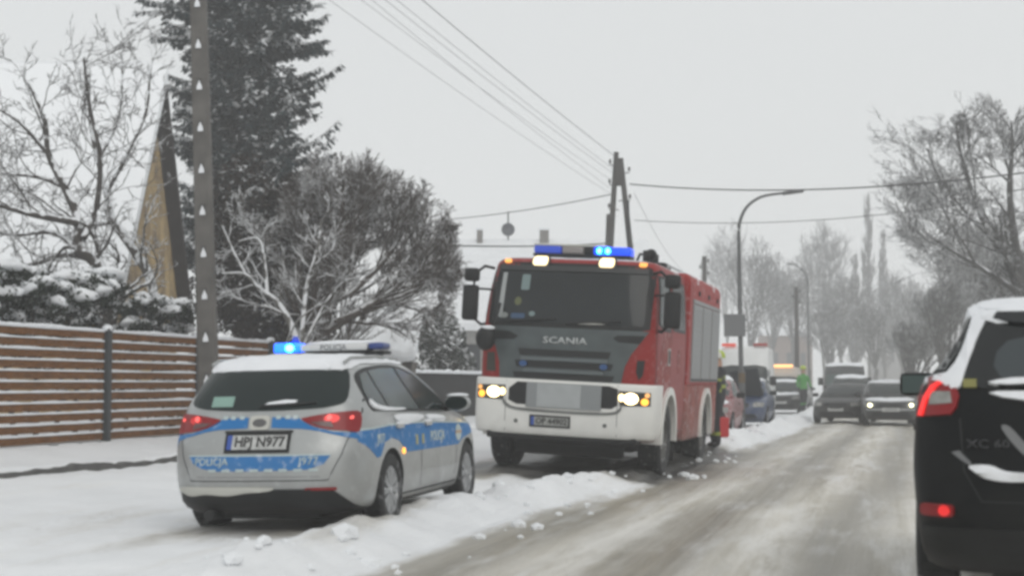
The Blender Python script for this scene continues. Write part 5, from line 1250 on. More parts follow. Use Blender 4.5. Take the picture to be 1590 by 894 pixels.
# leafy masses: many small leaf clumps through a volume, snow lying on the upper ones
def leaf_cloud(rnd, fn, count, size, drop=.4, tilt=.6):
    V = []; Fc = []
    for i in range(count):
        c = fn(rnd)
        if c is None: continue
        c, out = c
        k = size * rnd.uniform(.6, 1.3)
        nrm = (out + Vector((rnd.gauss(0, tilt), rnd.gauss(0, tilt), rnd.gauss(0, tilt)))).normalized()
        a = nrm.cross(Vector((rnd.gauss(0, 1), rnd.gauss(0, 1), rnd.gauss(0, 1)))).normalized(); b = nrm.cross(a)
        n0 = len(V)
        V += [c - a * k, c - b * k * .45 - Vector((0, 0, k * .1)), c + a * k * 1.1 - Vector((0, 0, k * drop)), c + b * k * .45]
        Fc.append((n0, n0 + 1, n0 + 2, n0 + 3))
    return V, Fc
def shrub(name, u, v0, v1, wpx, y, mat, label, cat, seed, count=5000, size=.06, depth=1.2, snowcaps=0, z0=None, group=None):
    b = g(u, 595, y); z0 = (hgt(b.x, y) - .1) if z0 is None else z0
    top = g(u, v0, y).z; bot = max(z0, g(u, v1, y).z); hw = wpx / 2 * y / F; hh = (top - bot) / 2; cz = (top + bot) / 2
    root = empty(name, (b.x, y, z0), label=label, cat=cat)
    if group: root['group'] = group
    rnd = random.Random(seed)
    lob = [(Vector((rnd.uniform(-.72, .72) * hw, rnd.uniform(-.5, .5) * depth, cz - z0 + rnd.uniform(-.75, .72) * hh)), rnd.uniform(.22, .5)) for _ in range(26)]
    def fn(r):
        c, s_ = r.choice(lob)
        d = Vector((r.gauss(0, 1), r.gauss(0, 1), r.gauss(0, 1))).normalized(); q = s_ * r.uniform(.55, 1.05) ** .6
        return c + Vector((d.x * hw * q, d.y * depth * q, d.z * hh * q)), (d + Vector((0, 0, .5)))
    V, Fc = leaf_cloud(rnd, fn, count, size); pyd('foliage', V, Fc, mat, root)
    tb = Tubes()
    for k in range(9):
        c, s_ = lob[k]; tb.add([Vector((rnd.uniform(-.2, .2), 0, 0)), Vector((c.x * .5, c.y * .5, c.z * .5)), c], [.05, .035, .012], 6)
    tb.build('stems', BARK, root)
    return root
def snow_hedge():
    a0 = 13.5; root_xy = st(13.5, -12.7); z0 = hgt(*root_xy)
    root = empty('snowy_hedge', (*root_xy, z0), (0, 0, R(-13.65)), label='evergreen hedge bowed under lumps of snow behind the slat fence', cat='hedge')
    rnd = random.Random(3); V = []; Fc = []; SV = []; SF = []
    gm_ = M('hedge_green', (.028, .036, .026), .8, spec=.1, var=.4, snow=.75, bscale=20)
    clumps = []
    for i in range(340):
        yy = rnd.uniform(0, 12.6); top = 2.45 + .22 * noise.noise(Vector((yy * .8, 3, 3))) - .35 * smooth(9.8, 12.6, yy) + .05
        zz = top - abs(rnd.gauss(0, .42)) - (rnd.random() < .3) * rnd.uniform(.4, 1.5); xx = rnd.uniform(-.55, .42) ; clumps.append((Vector((xx, yy, zz)), rnd.uniform(.10, .24)))
    for c, r in clumps:
        for k in range(110):
            d = Vector((rnd.gauss(0, 1), rnd.gauss(0, 1), rnd.gauss(0, .8))).normalized(); p = c + d * r * rnd.uniform(.5, 1.35); s_ = rnd.uniform(.03, .07)
            a = d.cross(Vector((rnd.gauss(0, 1), rnd.gauss(0, 1), rnd.gauss(0, 1)))).normalized(); b = d.cross(a); n0 = len(V)
            V += [p - a * s_, p - b * s_ * .4, p + a * s_, p + b * s_ * .4]; Fc.append((n0, n0 + 1, n0 + 2, n0 + 3))
    pyd('foliage', V, Fc, gm_, root)
    for c, r in clumps:                 # rounded snow cushions resting on the sprays
        if rnd.random() < .12: continue
        bm = bmesh.new(); rr = r * rnd.uniform(.65, 1.15); el = rnd.uniform(.8, 1.7)
        bmesh.ops.create_icosphere(bm, subdivisions=2, radius=1)
        rot = Matrix.Rotation(rnd.uniform(0, 3.1), 3, 'Z') @ Matrix.Rotation(rnd.uniform(-.7, .7), 3, 'X')
        n0 = len(SV)
        for v in bm.verts:
            q = v.co.copy(); q *= 1 + .28 * noise.noise(q * 2 + c * 3); q = Vector((q.x * rr * el, q.y * rr * .8, q.z * rr * (.62 if q.z > 0 else .25)))
            SV.append(c + Vector((0, 0, r * .45)) + rot @ q)
        SF += [tuple(n0 + w_.index for w_ in f.verts) for f in bm.faces]; bm.free()
    pyd('snow_cushions', SV, SF, SNOW, root, True, kind='stuff')
    tb = Tubes()
    for k in range(22):
        yy = k * .58; tb.add([Vector((0, yy, 0)), Vector((rnd.uniform(-.2, .2), yy + rnd.uniform(-.2, .2), 1.2)), Vector((rnd.uniform(-.3, .3), yy + rnd.uniform(-.4, .4), 2.2))], [.05, .035, .012], 6)
    tb.build('stems', BARK, root)
snow_hedge()
DKB = M('dead_brown_leaves', (.040, .032, .027), .9, spec=.1, var=.4, snow=.92, bscale=14)
shrub('brown_shrub', 425, 262, 545, 215, 32.5, DKB, 'dark brown dense shrub below the spruce behind the small snowy tree', 'shrub', 5, 26000, .075, 1.4)
EVG = M('evergreen_leaves', (.035, .045, .035), .85, spec=.1, var=.4, snow=.55, bscale=8)
shrub('evergreen_bush', 697, 468, 640, 95, 46.0, EVG, 'snow-flecked evergreen bush left of the fire engine above the black fence', 'shrub', 9, 9000, .085, 1.1)
shrub('evergreen_bush', 612, 545, 640, 60, 41.0, EVG, 'low snowy bush just above the police car roof', 'shrub', 12, 5000, .08, .9)

def spruce(u, y, H_, label, seed, rmax=2.0):
    b = g(u, 595, y); z0 = hgt(b.x, y) - .1
    root = empty('spruce_tree', (b.x, y, z0), label=label, cat='tree')
    rnd = random.Random(seed); tk = Tubes(); tk.add([Vector((0, 0, 0)), Vector((0, 0, H_ * .5)), Vector((0, 0, H_))], [.26, .15, .02], 10); tk.build('trunk', BARK, root)
    V = []; Fc = []; br = Tubes(); z = 4.2
    while z < H_ - .1:
        f = z / H_
        a = rnd.uniform(0, 2 * math.pi)
        cl = noise.noise(Vector((math.cos(a) * 1.3, math.sin(a) * 1.3, z * .75 + seed)))
        L = rmax * min(1.0, (1 - f) * 2.2) * (.86 + .62 * cl) * rnd.uniform(.8, 1.12); d = Vector((math.cos(a), math.sin(a), 0))
        if L > .3:
            n = 7; pts = []; dr = rnd.uniform(.2, .75)
            for i in range(n + 1):
                t = i / n; pts.append(Vector((0, 0, z)) + d * L * t + Vector((0, 0, L * (.22 * t - dr * t * t + .42 * t ** 3))))
            br.add(pts, [.03 * (1 - .8 * i / n) for i in range(n + 1)], 4)
            side = Vector((-d.y, d.x, 0)); m = int(L / .05)
            for i in range(m):
                t = (i + rnd.random()) / m
                if t < .12: continue
                j = min(n - 1, int(t * n)); p = pts[j].lerp(pts[j + 1], t * n - j)
                fl = .42 * (1 - .5 * t) * rnd.uniform(.6, 1.3) * min(1, L)
                for sg in (-1, 1):
                    e = (side * sg * rnd.uniform(.3, 1) + d * rnd.uniform(.3, .9) + Vector((0, 0, rnd.uniform(-.9, .35)))).normalized() * fl
                    up = Vector((rnd.gauss(0, .5), rnd.gauss(0, .5), 1)); wv = e.cross(up).normalized() * fl * .17
                    for q0, q1 in ((.0, .6), (.45, 1.05)):
                        n0 = len(V); V += [p + e * q0, p + e * (q0 + q1) / 2 - wv + Vector((0, 0, -.03)), p + e * q1 + Vector((0, 0, -.05)), p + e * (q0 + q1) / 2 + wv + Vector((0, 0, -.03))]
                        Fc.append((n0, n0 + 1, n0 + 2, n0 + 3))
                    n0 = len(V); h = Vector((rnd.gauss(0, .06), rnd.gauss(0, .06), -fl * .6)); V += [p, p + e * .25 + h * .5 - wv * .8, p + e * .3 + h, p + e * .4 + h * .5 + wv * .5]
                    Fc.append((n0, n0 + 1, n0 + 2, n0 + 3))
        z += .021
    br.build('branches', BARK, root)
    pyd('needles', V, Fc, M('spruce_needles', (.030, .048, .052), .8, spec=.1, var=.45, scale=1.2, snow=.82, bscale=4.5), root, True)
spruce(374, 42.6, 23.0, 'tall dark blue-green spruce dusted with snow behind the concrete pole', 4, 2.45)

# ------------------------------------------------------------------ houses
def house_gable():
    YB, YF = 39.2, 32.7; X1 = -8.72; X0 = -22.0; ez, rz_ = 3.5, 8.45; ym = 36.2
    root = empty('yellow_house', (X1, ym, .4), label='house with steep snow-covered roof and mottled yellow gable at the left', cat='house')
    o = Vector((X1, ym, .4))
    YEL = M('mottled_yellow_render', (.46, .33, .15), .9, scale=1.3, col2=(.20, .14, .08), bump=.3, bscale=12, speck=.15)
    def W_(pts): return [Vector(p) - o for p in pts]
    wr = rz_ - .15
    vs_ = W_([(X1, YF, .3), (X1, YB, .3), (X1, YB, ez), (X1, ym, wr), (X1, YF, ez), (X0, YF, .3), (X0, YB, .3), (X0, YB, ez), (X0, ym, wr), (X0, YF, ez)])
    pyd('wall', vs_, [(0, 1, 2, 3, 4), (5, 9, 8, 7, 6), (0, 4, 9, 5), (1, 6, 7, 2)], YEL, root)
    DW = M('dark_eaves_timber', (.030, .025, .024), .8, var=.3)
    ov = .34
    for sgn, nm in ((-1, 'roof'), (1, 'roof')):
        half = (YF - ym) if sgn < 0 else (YB - ym); k = (half + sgn * .5) / half
        e = Vector((0, ym + half * k, rz_ - (rz_ - ez) * k)); r_ = Vector((0, ym, rz_)); 
        nrm = Vector((0, (rz_ - ez) * sgn, abs(half))).normalized()
        def slab(nm2, off0, off1, mat, xa, xb, par):
            q = []
            for x in (xa, xb):
                for off in (off0, off1):
                    for p in (e, r_):
                        c = p + nrm * off
                        if p is r_: c = Vector((0, ym, rz_ + off / nrm.z))
                        q.append(Vector((x, c.y, c.z)) - o)
            return pyd(nm2, q, [(0, 1, 3, 2), (4, 6, 7, 5), (0, 4, 5, 1), (2, 3, 7, 6), (0, 2, 6, 4), (1, 5, 7, 3)], mat, par)
        rf = slab(nm, -.02, .10, DW, X0, X1 + ov, root)
        slab('roof_snow', .105, .34, M('deep_snow', (.86, .88, .90), .8, bump=.5, bscale=3), X0, X1 + ov + (.03 if sgn < 0 else -.3), rf)
    for i, (yy, zz) in enumerate(((-.3, 4.2), (-.3, 1.8))):
        bm = bmesh.new(); box(bm, (.02, yy, zz), (.05, .9, 1.1), .01); from_bm('window', bm, M('window_dark', (.04, .045, .05), .2), root) if False else bm.free()
house_gable()
def far_house():
    y0 = 62.0; xa, xb = P(705, 0, y0).x, P(985, 0, y0).x; rz_ = P(800, 382, y0).z; xm = (xa + xb) / 2
    root = empty('white_roofed_house', (xm, y0, .2), label='house with wide snow-covered roof and chimneys behind the fire engine', cat='house')
    hw = (xb - xa) / 2; ez = 3.6; wl = M('pale_render', (.42, .41, .39), .9, var=.15)
    h = rz_ - .2
    bm = bmesh.new(); box(bm, (0, 0, 1.7), (hw * 2, 8.4, 3.8)); w_ = from_bm('wall', bm, wl, root)
    pyd('gable_wall', [(-hw, -4.2, 3.5), (-hw, 4.2, 3.5), (-hw, 0, h - .1), (hw, -4.2, 3.5), (hw, 4.2, 3.5), (hw, 0, h - .1)], [(0, 1, 2), (3, 5, 4)], wl, root)
    o_v = .5
    vs_ = []; 
    for t in (0, .28):
        vs_ += [(-hw - o_v, -4.9, 3.1 + t), (hw + o_v, -4.9, 3.1 + t), (hw + o_v, 0, h + t), (-hw - o_v, 0, h + t), (-hw - o_v, 4.9, 3.1 + t), (hw + o_v, 4.9, 3.1 + t)]
    f_ = [(6, 7, 8, 9), (9, 8, 11, 10), (0, 3, 2, 1), (3, 4, 5, 2), (0, 1, 7, 6), (1, 2, 8, 7), (2, 5, 11, 8), (5, 4, 10, 11), (4, 3, 9, 10), (3, 0, 6, 9)]
    rf = pyd('roof', vs_, f_, SNOW, root)
    for u, wpx in ((745, 9), (845, 14)):
        c = P(u, 370, y0); bm = bmesh.new(); box(bm, (c.x - xm, 0, h + .20), (wpx * y0 / F, .5, .9), .02); q = from_bm('chimney', bm, M('far_chimney', (.22, .21, .2), .9), rf)
        bm = bmesh.new(); box(bm, (c.x - xm, 0, h + .68), (wpx * y0 / F + .06, .56, .10), .03); from_bm('chimney_snow', bm, SNOWT, q)
    for x in (-3, -1, 1, 3):
        bm = bmesh.new(); box(bm, (x, -4.22, 2.0), (.9, .06, 1.2), .01); from_bm('window', bm, M('window_dark', (.04, .045, .05), .2), root)
    # aerial mast with a dish: stands on the roof, turns with the house
    c = P(789, 357, y0)
    bm = bmesh.new(); tube(bm, [(c.x - xm, 0, h), (c.x - xm, 0, P(789, 328, y0).z - .2)], .035, 6); m_ = from_bm('aerial_mast', bm, POST, rf)
    bm = bmesh.new(); n = 20; rr = .27
    ctr = bm.verts.new((c.x - xm, -.10, c.z - .2)); R1 = [bm.verts.new((c.x - xm + rr * math.cos(2 * math.pi * k / n), -.20, c.z - .2 + rr * math.sin(2 * math.pi * k / n))) for k in range(n)]
    R0 = [bm.verts.new((c.x - xm + rr * .5 * math.cos(2 * math.pi * k / n), -.125, c.z - .2 + rr * .5 * math.sin(2 * math.pi * k / n))) for k in range(n)]
    for k in range(n): bm.faces.new((ctr, R0[k], R0[(k + 1) % n])); bm.faces.new((R0[k], R1[k], R1[(k + 1) % n], R0[(k + 1) % n]))
    d_ = from_bm('dish', bm, M('dish_grey', (.10, .105, .12), .5), m_, True)
    md = d_.modifiers.new('t', 'SOLIDIFY'); md.thickness = .015
far_house()
def snowy_shed():
    y0 = 37.5; a = P(535, 600, y0); b = P(645, 600, y0); xm = (a.x + b.x) / 2; hw = (b.x - a.x) / 2; top = P(600, 468, y0 + 1.6).z; ev = P(600, 545, y0 - 1.4).z
    root = empty('garden_shed', (xm, y0, .3), label='low shed under a thick white blanket of snow beside the bare tree', cat='shed')
    z = .3
    bm = bmesh.new(); box(bm, (0, .2, (ev - z) / 2 - .1), (hw * 1.85, 2.6, ev - z - .25)); from_bm('wall', bm, M('shed_boards', (.10, .085, .07), .9, var=.4, stretch=(8, 8, 1)), root)
    for x in (-hw * .96, hw * .93):
        bm = bmesh.new(); box(bm, (x, -1.35, (ev - z) / 2), (.13, .13, ev - z)); from_bm('post', bm, WOODP, root)
    bm = bmesh.new(); bmesh.ops.create_grid(bm, x_segments=24, y_segments=24, size=1)
    for v in bm.verts:
        q = v.co; t = (q.y + 1) / 2; v.co = Vector((q.x * (hw + .1), q.y * 1.65, (ev - z) + (top - ev) * smooth(-.1, 1.15, t) + .14 * noise.noise(Vector((q.x * 2, q.y * 2, 8))) + .05 * noise.noise(Vector((q.x * 7, q.y * 7, 8)))))
    bmesh.ops.solidify(bm, geom=bm.faces[:], thickness=.22); rf = from_bm('roof_snow', bm, SNOW, root, True)
    bm = bmesh.new(); box(bm, (0, -1.5, ev - z - .12), (hw * 2.1, .1, .14)); from_bm('eaves_board', bm, WOODP, root)
snowy_shed()

# ------------------------------------------------------------------ background trees and buildings in the haze
def far_tree(u, v_top, y, wpx, seed, label, kind='round', density=1.0, rmin=None, group='bare trees fading into the haze beyond the road', name='bare_tree'):
    b = g(u, 595, y); z0 = hgt(b.x, y) - .2; H_ = g(u, v_top, y).z - z0; hw = wpx / 2 * y / F
    root = empty(name, (b.x, y, z0), label=label, cat='tree'); root['group'] = group
    rnd = random.Random(seed); cr = Tubes(); tk = Tubes(); rm = rmin or y * .00017
    if kind == 'poplar':
        tk.add([Vector((0, 0, 0)), Vector((.1, 0, H_ * .5)), Vector((0, 0, H_))], [.25, .13, .02], 8)
        cfg = dict(depth=3, kids=[3, 4, 3], ang=(10, 28), len=(.5, .8), wander=.06, up=[.12, .12, .10, .10], rmin=rm, steps=4, tip=.4)
        cfg['clip'] = lambda q: q.z < H_ * 1.03 and math.hypot(q.x, q.y) < hw * (1.05 - .75 * (q.z / H_) ** 2) * (1 + .5 * noise.noise(q * .7 + Vector((seed, 0, 0))))
        for k in range(int(70 * density)):
            f = .12 + .85 * (k + rnd.random()) / int(70 * density); a = rnd.uniform(0, 6.28); d = Vector((math.cos(a) * .45, math.sin(a) * .45, 1)).normalized()
            grow(cr, rnd, Vector((0, 0, H_ * f)), d, hw * 1.9 * (1.1 - f * .6) * rnd.uniform(.8, 1.3), .035, 1, cfg)
    else:
        th = H_ * rnd.uniform(.22, .32); tk.add([Vector((0, 0, 0)), Vector((rnd.uniform(-.2, .2), 0, th * .6)), Vector((rnd.uniform(-.2, .2), 0, th))], [.26, .22, .18], 8)
        top = Vector(tk.v[-1]); nl = 7
        asp = hw / (H_ - th)
        cfg = dict(depth=4, kids=[4, 4, 4, 3], ang=(16, 52), len=(.5, .8), wander=.10, up=[.1, .08, .05, .03], rmin=rm, steps=4, tip=.45,
                   clip=lambda q: (q.x / hw) ** 2 + ((q.z - (H_ + th) / 2) / ((H_ - th) / 2)) ** 2 < 1.0 + .9 * noise.noise(q * .8 + Vector((seed, 0, 0))))
        for k in range(int(nl * density)):
            a = 2 * math.pi * k / nl + rnd.random(); sp = rnd.uniform(.2, 1.0)
            d = Vector((math.cos(a) * asp * sp * 1.1, math.sin(a) * asp * sp * .9, 1)).normalized()
            grow(cr, rnd, top.copy(), d, (H_ - th) * rnd.uniform(.55, .72), .12, 0, cfg)
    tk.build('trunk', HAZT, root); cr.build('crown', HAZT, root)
ft = [(1165, 365, 86, 90, 'bare tree just right of the near street lamp', 'round', 1.2),
      (1200, 395, 98, 80, 'bare tree above the white van', 'round', 1),
      (1280, 350, 108, 90, 'tallest round bare tree right of the far street lamp', 'round', 1),
      (1232, 418, 95, 80, 'dense low bare tree left of the far street lamp', 'round', 1.3),
      (1305, 430, 90, 80, 'broad bare tree above the dark van', 'round', 1.3),
      (1350, 305, 112, 34, 'tall slender poplar rising over the other trees', 'poplar', 1.8),
      (1374, 360, 112, 26, 'shorter poplar close right of the tall one', 'poplar', 2),
      (1330, 400, 104, 30, 'small poplar left of the tall one', 'poplar', 2),
      (1400, 420, 100, 110, 'bare tree between the poplars and the big right-hand tree', 'round', 1.2),
      (1290, 470, 84, 90, 'low bare tree behind the man in green', 'round', 1.3),
      (1360, 470, 82, 100, 'low bare tree above the dark saloon', 'round', 1.4),
      (1440, 450, 78, 110, 'bare tree left of the SUV roof', 'round', 1.4),
      (1130, 345, 125, 80, 'faintest bare tree left of the near street lamp', 'round', .8)]
for i, (u, v, y, wp, lab, kd, dn) in enumerate(ft): far_tree(u, v, y * 1.75, wp, 100 + i, lab, kd, dn)
zc5 = P(1570, 150, 47.0).z
c5 = dict(prune=1, clip=lambda q: q.z < zc5 - .2 + 1.3 * noise.noise(q * .5), depth=5, kids=[4, 5, 4, 3, 2], ang=(20, 55), len=(.5, .8), wander=.11, up=[.04, .04, .03, .02, .02], rmin=.010, density=1.9, L0=2.5, steps=4, tip=.45)
yB = 47.0
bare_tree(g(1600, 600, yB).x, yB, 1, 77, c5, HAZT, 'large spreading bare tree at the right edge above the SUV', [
    ([g(1610, 680, yB), g(1605, 560, yB), g(1590, 460, yB), g(1580, 400, yB)], .28, .20),
    ([g(1580, 400, yB), g(1570, 330, yB), g(1568, 280, yB), g(1572, 230, yB), g(1570, 190, yB)], .14, .03),
    ([g(1585, 430, yB), g(1540, 370, yB), g(1510, 300, yB + .5), g(1490, 230, yB + .5), g(1485, 190, yB + .5)], .11, .03),
    ([g(1590, 460, yB), g(1530, 420, yB - .6), g(1480, 390, yB - 1), g(1450, 370, yB - 1)], .10, .03),
    ([g(1580, 400, yB), g(1620, 320, yB + .5), g(1640, 220, yB + .8)], .12, .03),
    ([g(1540, 370, yB), g(1500, 330, yB + .6), g(1455, 270, yB + 1), g(1440, 230, yB + 1)], .07, .02),
    ([g(1595, 480, yB), g(1650, 420, yB), g(1700, 360, yB)], .1, .03)])
for i, (u, v, y, wp, lab) in enumerate(((1560, 385, 55, 130, 'dense grey thicket under the big tree at the right edge'), (1475, 430, 60, 110, 'grey thicket behind the SUV roof corner'), (1510, 340, 66, 150, 'tall hazy bare tree behind the big right-hand tree'), (1415, 500, 66, 90, 'low grey thicket above the SUV mirror'))):
    far_tree(u, v, y * 1.35, wp, 200 + i, lab, 'round', 1.7, group='thickets on the right of the road')
def simple_house(u0, u1, vr, ve, y, label, wallc, seed):
    a, b = P(u0, 595, y), P(u1, 595, y); xm = (a.x + b.x) / 2; hw = (b.x - a.x) / 2; r = P(u0, vr, y).z; e = P(u0, ve, y).z
    root = empty('house', (xm, y, 0), label=label, cat='house', group='hazy houses in the distance')
    wl = M('far_wall_%d' % seed, wallc, .9, var=.2)
    bm = bmesh.new(); box(bm, (0, 3, e / 2), (hw * 2, 6, e)); from_bm('wall', bm, wl, root)
    vs_ = []
    for t in (0, .25): vs_ += [(-hw - .4, -.4, e - .1 + t), (hw + .4, -.4, e - .1 + t), (hw + .4, 3, r + t), (-hw - .4, 3, r + t), (-hw - .4, 6.4, e - .1 + t), (hw + .4, 6.4, e - .1 + t)]
    pyd('roof', vs_, [(6, 7, 8, 9), (9, 8, 11, 10), (0, 3, 2, 1), (3, 4, 5, 2), (0, 1, 7, 6), (1, 2, 8, 7), (2, 5, 11, 8), (5, 4, 10, 11), (4, 3, 9, 10), (3, 0, 6, 9)], SNOW, root)
    for k in range(3):
        bm = bmesh.new(); box(bm, (hw * (-.6 + .6 * k), -.02, e * .55), (hw * .22, .06, e * .3), .01); from_bm('window', bm, M('window_dark', (.04, .045, .05), .2), root)
simple_house(1190, 1262, 508, 520, 185, 'long low brownish building behind the amber-lit truck', (.22, .16, .13), 1)
simple_house(1366, 1408, 438, 490, 205, 'house with snowy roof showing between the poplars and the far trees', (.3, .3, .3), 2)

# ------------------------------------------------------------------ people
def person(loc, yaw, label, jacket, trousers, helmet, band, pose='stand', sc=1.0, extras=None):
    root = empty('person', loc, (0, 0, R(yaw)), label=label, cat='person'); root.scale = (sc,) * 3
    J = {'hip': (0, 0, .96), 'belly': (0, .0, 1.12), 'chest': (0, .01, 1.34), 'neck': (0, 0, 1.52), 'head0': (0, .02, 1.60), 'head': (0, .03, 1.72)}
    pts = [(0, 0, .96), (0, 0, 1.12), (0, .01, 1.34), (0, 0, 1.50), (0, .02, 1.60), (0, .03, 1.74)]
    rad = [.17, .165, .19, .075, .095, .085]
    ed = [(0, 1), (1, 2), (2, 3), (3, 4), (4, 5)]
    for s_ in (-1, 1):
        n = len(pts); st_ = .08 if pose == 'walk' else .0
        pts += [(s_ * .10, 0, .88), (s_ * .12, .03 + s_ * st_, .50), (s_ * .13, -.02 + s_ * st_ * 1.6, .10), (s_ * .14, .12 + s_ * st_ * 1.6, .05)]
        rad += [.115, .085, .065, .05]; ed += [(0, n), (n, n + 1), (n + 1, n + 2), (n + 2, n + 3)]
        n = len(pts)
        el = (s_ * .30, .02, 1.16) if pose != 'reach' or s_ < 0 else (s_ * .34, .20, 1.22)
        ha = (s_ * .30, .16, .93) if pose != 'reach' or s_ < 0 else (s_ * .30, .45, 1.18)
        pts += [(s_ * .19, .0, 1.43), el, ha]; rad += [.075, .055, .042]; ed += [(2, n), (n, n + 1), (n + 1, n + 2)]
    me = bpy.data.meshes.new('body'); me.from_pydata(pts, ed, []); ob = bpy.data.objects.new('tmp', me); COL.objects.link(ob)
    sk = ob.modifiers.new('s', 'SKIN'); sk.use_smooth_shade = True
    lay = me.skin_vertices[0].data if me.skin_vertices else None
    if lay is None:
        bm = bmesh.new(); bm.from_mesh(me); bm.verts.layers.skin.verify(); bm.to_mesh(me); bm.free(); lay = me.skin_vertices[0].data
    for i, r in enumerate(rad): lay[i].radius = (r, r * (.72 if i in (0, 1, 2) else 1)); lay[i].use_root = (i == 0)
    sb = ob.modifiers.new('b', 'SUBSURF'); sb.levels = 2; sb.render_levels = 2
    dg = bpy.context.evaluated_depsgraph_get(); dg.update()
    out = bpy.data.meshes.new_from_object(ob.evaluated_get(dg)); bpy.data.objects.remove(ob)
    skin = M('skin', (.45, .27, .20), .6)
    out.materials.clear()
    for m_ in (jacket, trousers, skin, band, BLACK): out.materials.append(m_)
    for p_ in out.polygons:
        c = p_.center; zc = c.z; ax = abs(c.x)
        idx = 0 if zc > .90 else 1
        if zc < .12: idx = 4
        if zc > 1.54: idx = 2
        if ax > .24 and zc < .98 and zc > .85: idx = 4
        if (1.10 < zc < 1.15 and ax < .22) or (1.28 < zc < 1.32) or (.26 < zc < .33): idx = 3
        p_.material_index = idx
    out.polygons.foreach_set('use_smooth', [True] * len(out.polygons))
    b = link('body', out, None, root, sm=False)
    bm = bmesh.new(); bmesh.ops.create_uvsphere(bm, u_segments=18, v_segments=10, radius=1, matrix=Matrix.Translation((0, .01, 1.76)) @ Matrix.Diagonal((.125, .15, .13, 1)))
    for v in bm.verts: v.co.z = max(v.co.z, 1.72)
    cyl(bm, (0, .02, 1.725), .165, .015, 'Z', 18); from_bm('helmet', bm, helmet, root, True)
    for s_ in (-1, 1):      # gloved hand: palm, four fingers, thumb
        hx, hy, hz = ((s_ * .30, .17, .90) if pose != 'reach' or s_ < 0 else (s_ * .30, .49, 1.17))
        bm = bmesh.new(); box(bm, (hx, hy, hz), (.03, .06, .09), .012)
        for k in range(4): tube(bm, [(hx, hy - .026 + k * .017, hz - .04), (hx, hy - .024 + k * .018, hz - .085), (hx - s_ * .012, hy - .02 + k * .017, hz - .115)], [.010, .009, .008], 6)
        tube(bm, [(hx, hy + .03, hz + .01), (hx - s_ * .015, hy + .055, hz - .03), (hx - s_ * .02, hy + .055, hz - .06)], [.012, .010, .008], 6)
        from_bm('glove', bm, BLACK, root, True)
    return root
TURN = M('turnout_dark', (.02, .021, .026), .85); YB_ = M('hi_vis_yellow', (.25, .30, .03), .6)
GRN = M('hi_vis_green', (.06, .27, .05), .7); HLM = M('lime_helmet', (.40, .50, .04), .4)
person((3.80, 28.3, hgt(3.80, 28.3)), 100, 'person in dark turnout coat with yellow bands at the rear corner of the fire engine', TURN, TURN, M('white_helmet', (.6, .6, .56), .4), YB_, 'reach', .98)
person((4.28, 31.2, hgt(4.28, 31.2)), 60, 'person in dark trousers and yellow-banded coat beside the red parked car', TURN, TURN, HLM, YB_, 'walk', .97)
bm = bmesh.new(); box(bm, (0, 0, .28), (.34, .22, .40), .04); x, y = 4.17, 30.4
eq = empty('equipment_case', (x, y, hgt(x, y) - .08), (0, 0, R(20)), label='bright red equipment case standing on the snow behind the fire engine', cat='case')
from_bm('case', bm, M('case_red', (.42, .012, .015), .5), eq); bm = bmesh.new(); tube(bm, [(-.12, 0, .49), (-.10, 0, .56), (.10, 0, .56), (.12, 0, .49)], .015, 6); from_bm('handle', bm, BLACK, eq)
xp, yp = P(1247, 595, 64).x, 64.0
person((xp, yp, hgt(xp, yp) + .05), 200, 'person in lime helmet and green hi-vis jacket standing beyond the parked cars', GRN, TURN, HLM, GRN, 'walk', 1.02)

# ------------------------------------------------------------------ falling-snow haze
hb = bmesh.new(); box(hb, (40, 140, 11.5), (560, 330, 26))
hz = from_bm('haze', hb, None, None, kind='stuff')
hm_ = bpy.data.materials.new('snow_haze'); hm_.use_nodes = True; nt = hm_.node_tree; nt.nodes.clear()
oo = nt.nodes.new('ShaderNodeOutputMaterial'); pv = nt.nodes.new('ShaderNodeVolumePrincipled')
pv.inputs['Color'].default_value = (.99, .995, 1, 1); pv.inputs['Density'].default_value = HAZE = .0030
nt.links.new(pv.outputs[0], oo.inputs['Volume']); hz.data.materials.append(hm_)

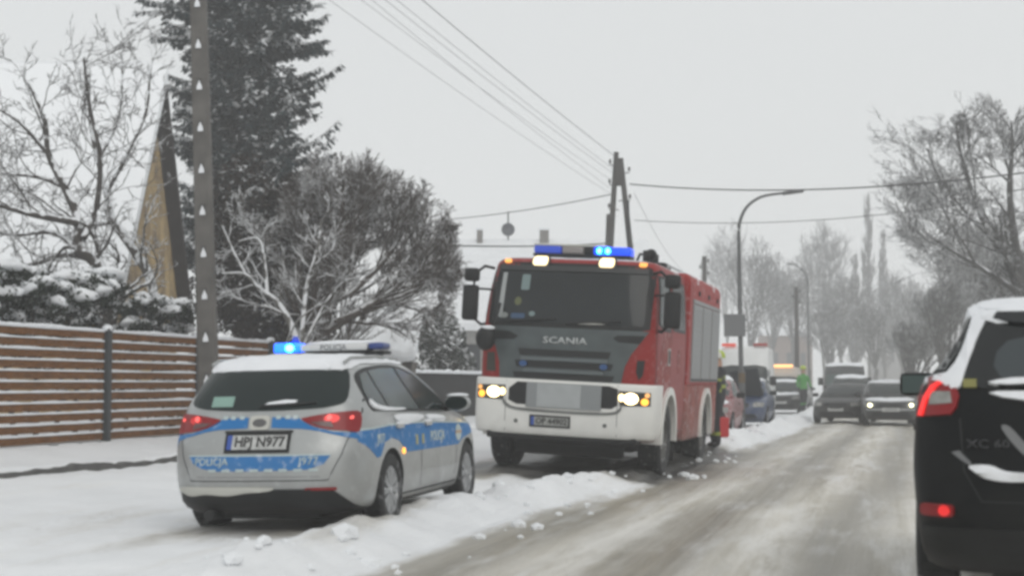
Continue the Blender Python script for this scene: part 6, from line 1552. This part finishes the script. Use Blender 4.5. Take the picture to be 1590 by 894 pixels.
# ------------------------------------------------------------------ broken snow along the carriageway, and the kerb
def clods():
    rnd = random.Random(9); V = []; Fc = []
    bm = bmesh.new(); bmesh.ops.create_icosphere(bm, subdivisions=1, radius=1); bv = [v.co.copy() for v in bm.verts]; bf = [tuple(v.index for v in f.verts) for f in bm.faces]; bm.free()
    for i in range(200):
        s_ = 9 + 30 * rnd.random() ** 1.4; q = rnd.gauss(.22, .42); t = edge_t(s_) - q
        if rnd.random() < .05: t = edge_t(s_) + rnd.uniform(0, .8)
        x, y = st(s_, t)
        if abs((x + 1.601) * .9758 - (y - 14.686) * .2188) < .95 and abs((x + 1.601) * .2188 + (y - 14.686) * .9758) < 2.4: continue
        if noise.noise(Vector((s_ * .8, t * 1.2, 44))) < -.12: continue
        r = min(.10, .010 + abs(rnd.gauss(0, .02)) ** .9); z = hgt(x, y) + r * .25; n0 = len(V); sd_ = rnd.random() * 50
        for v in bv:
            k = r * (1 + .45 * noise.noise(v * 1.6 + Vector((sd_, 0, 0)))); V.append((x + v.x * k * 1.2, y + v.y * k * 1.2, z + v.z * k * .75))
        Fc += [tuple(n0 + j for j in f) for f in bf]
    pyd('snow_clods', V, Fc, SNOW, None, False, kind='stuff')
clods()
bm = bmesh.new(); prev = None
for i in range(0, 420):
    s_ = 13 + i * .045; k = noise.noise(Vector((s_ * .45, 7, 1))) + .4 * noise.noise(Vector((s_ * 2.5, 3, 1)))
    h0 = hgt(*st(s_, -10.44), True); top = hgt(*st(s_, -10.56), True)
    up = .5 + .9 * k
    if s_ > 22 and s_ < 23.2: up = -1
    if up <= 0.05: prev = None; continue
    ztop = h0 + (top - h0) * min(1.0, up) * .95 + .01
    a, b = st(s_, -10.41), st(s_, -10.52)
    ring = [bm.verts.new((a[0], a[1], h0 - .03)), bm.verts.new((a[0], a[1], ztop)), bm.verts.new((b[0], b[1], ztop + .005)), bm.verts.new((b[0], b[1], h0 - .03))]
    if prev:
        for j in range(4): bm.faces.new((prev[j], prev[(j + 1) % 4], ring[(j + 1) % 4], ring[j]))
    prev = ring
bmesh.ops.recalc_face_normals(bm, faces=bm.faces[:])
from_bm('kerb', bm, M('wet_kerb_stone', (.10, .098, .092), .8, var=.3, bump=.3), None, kind='structure')
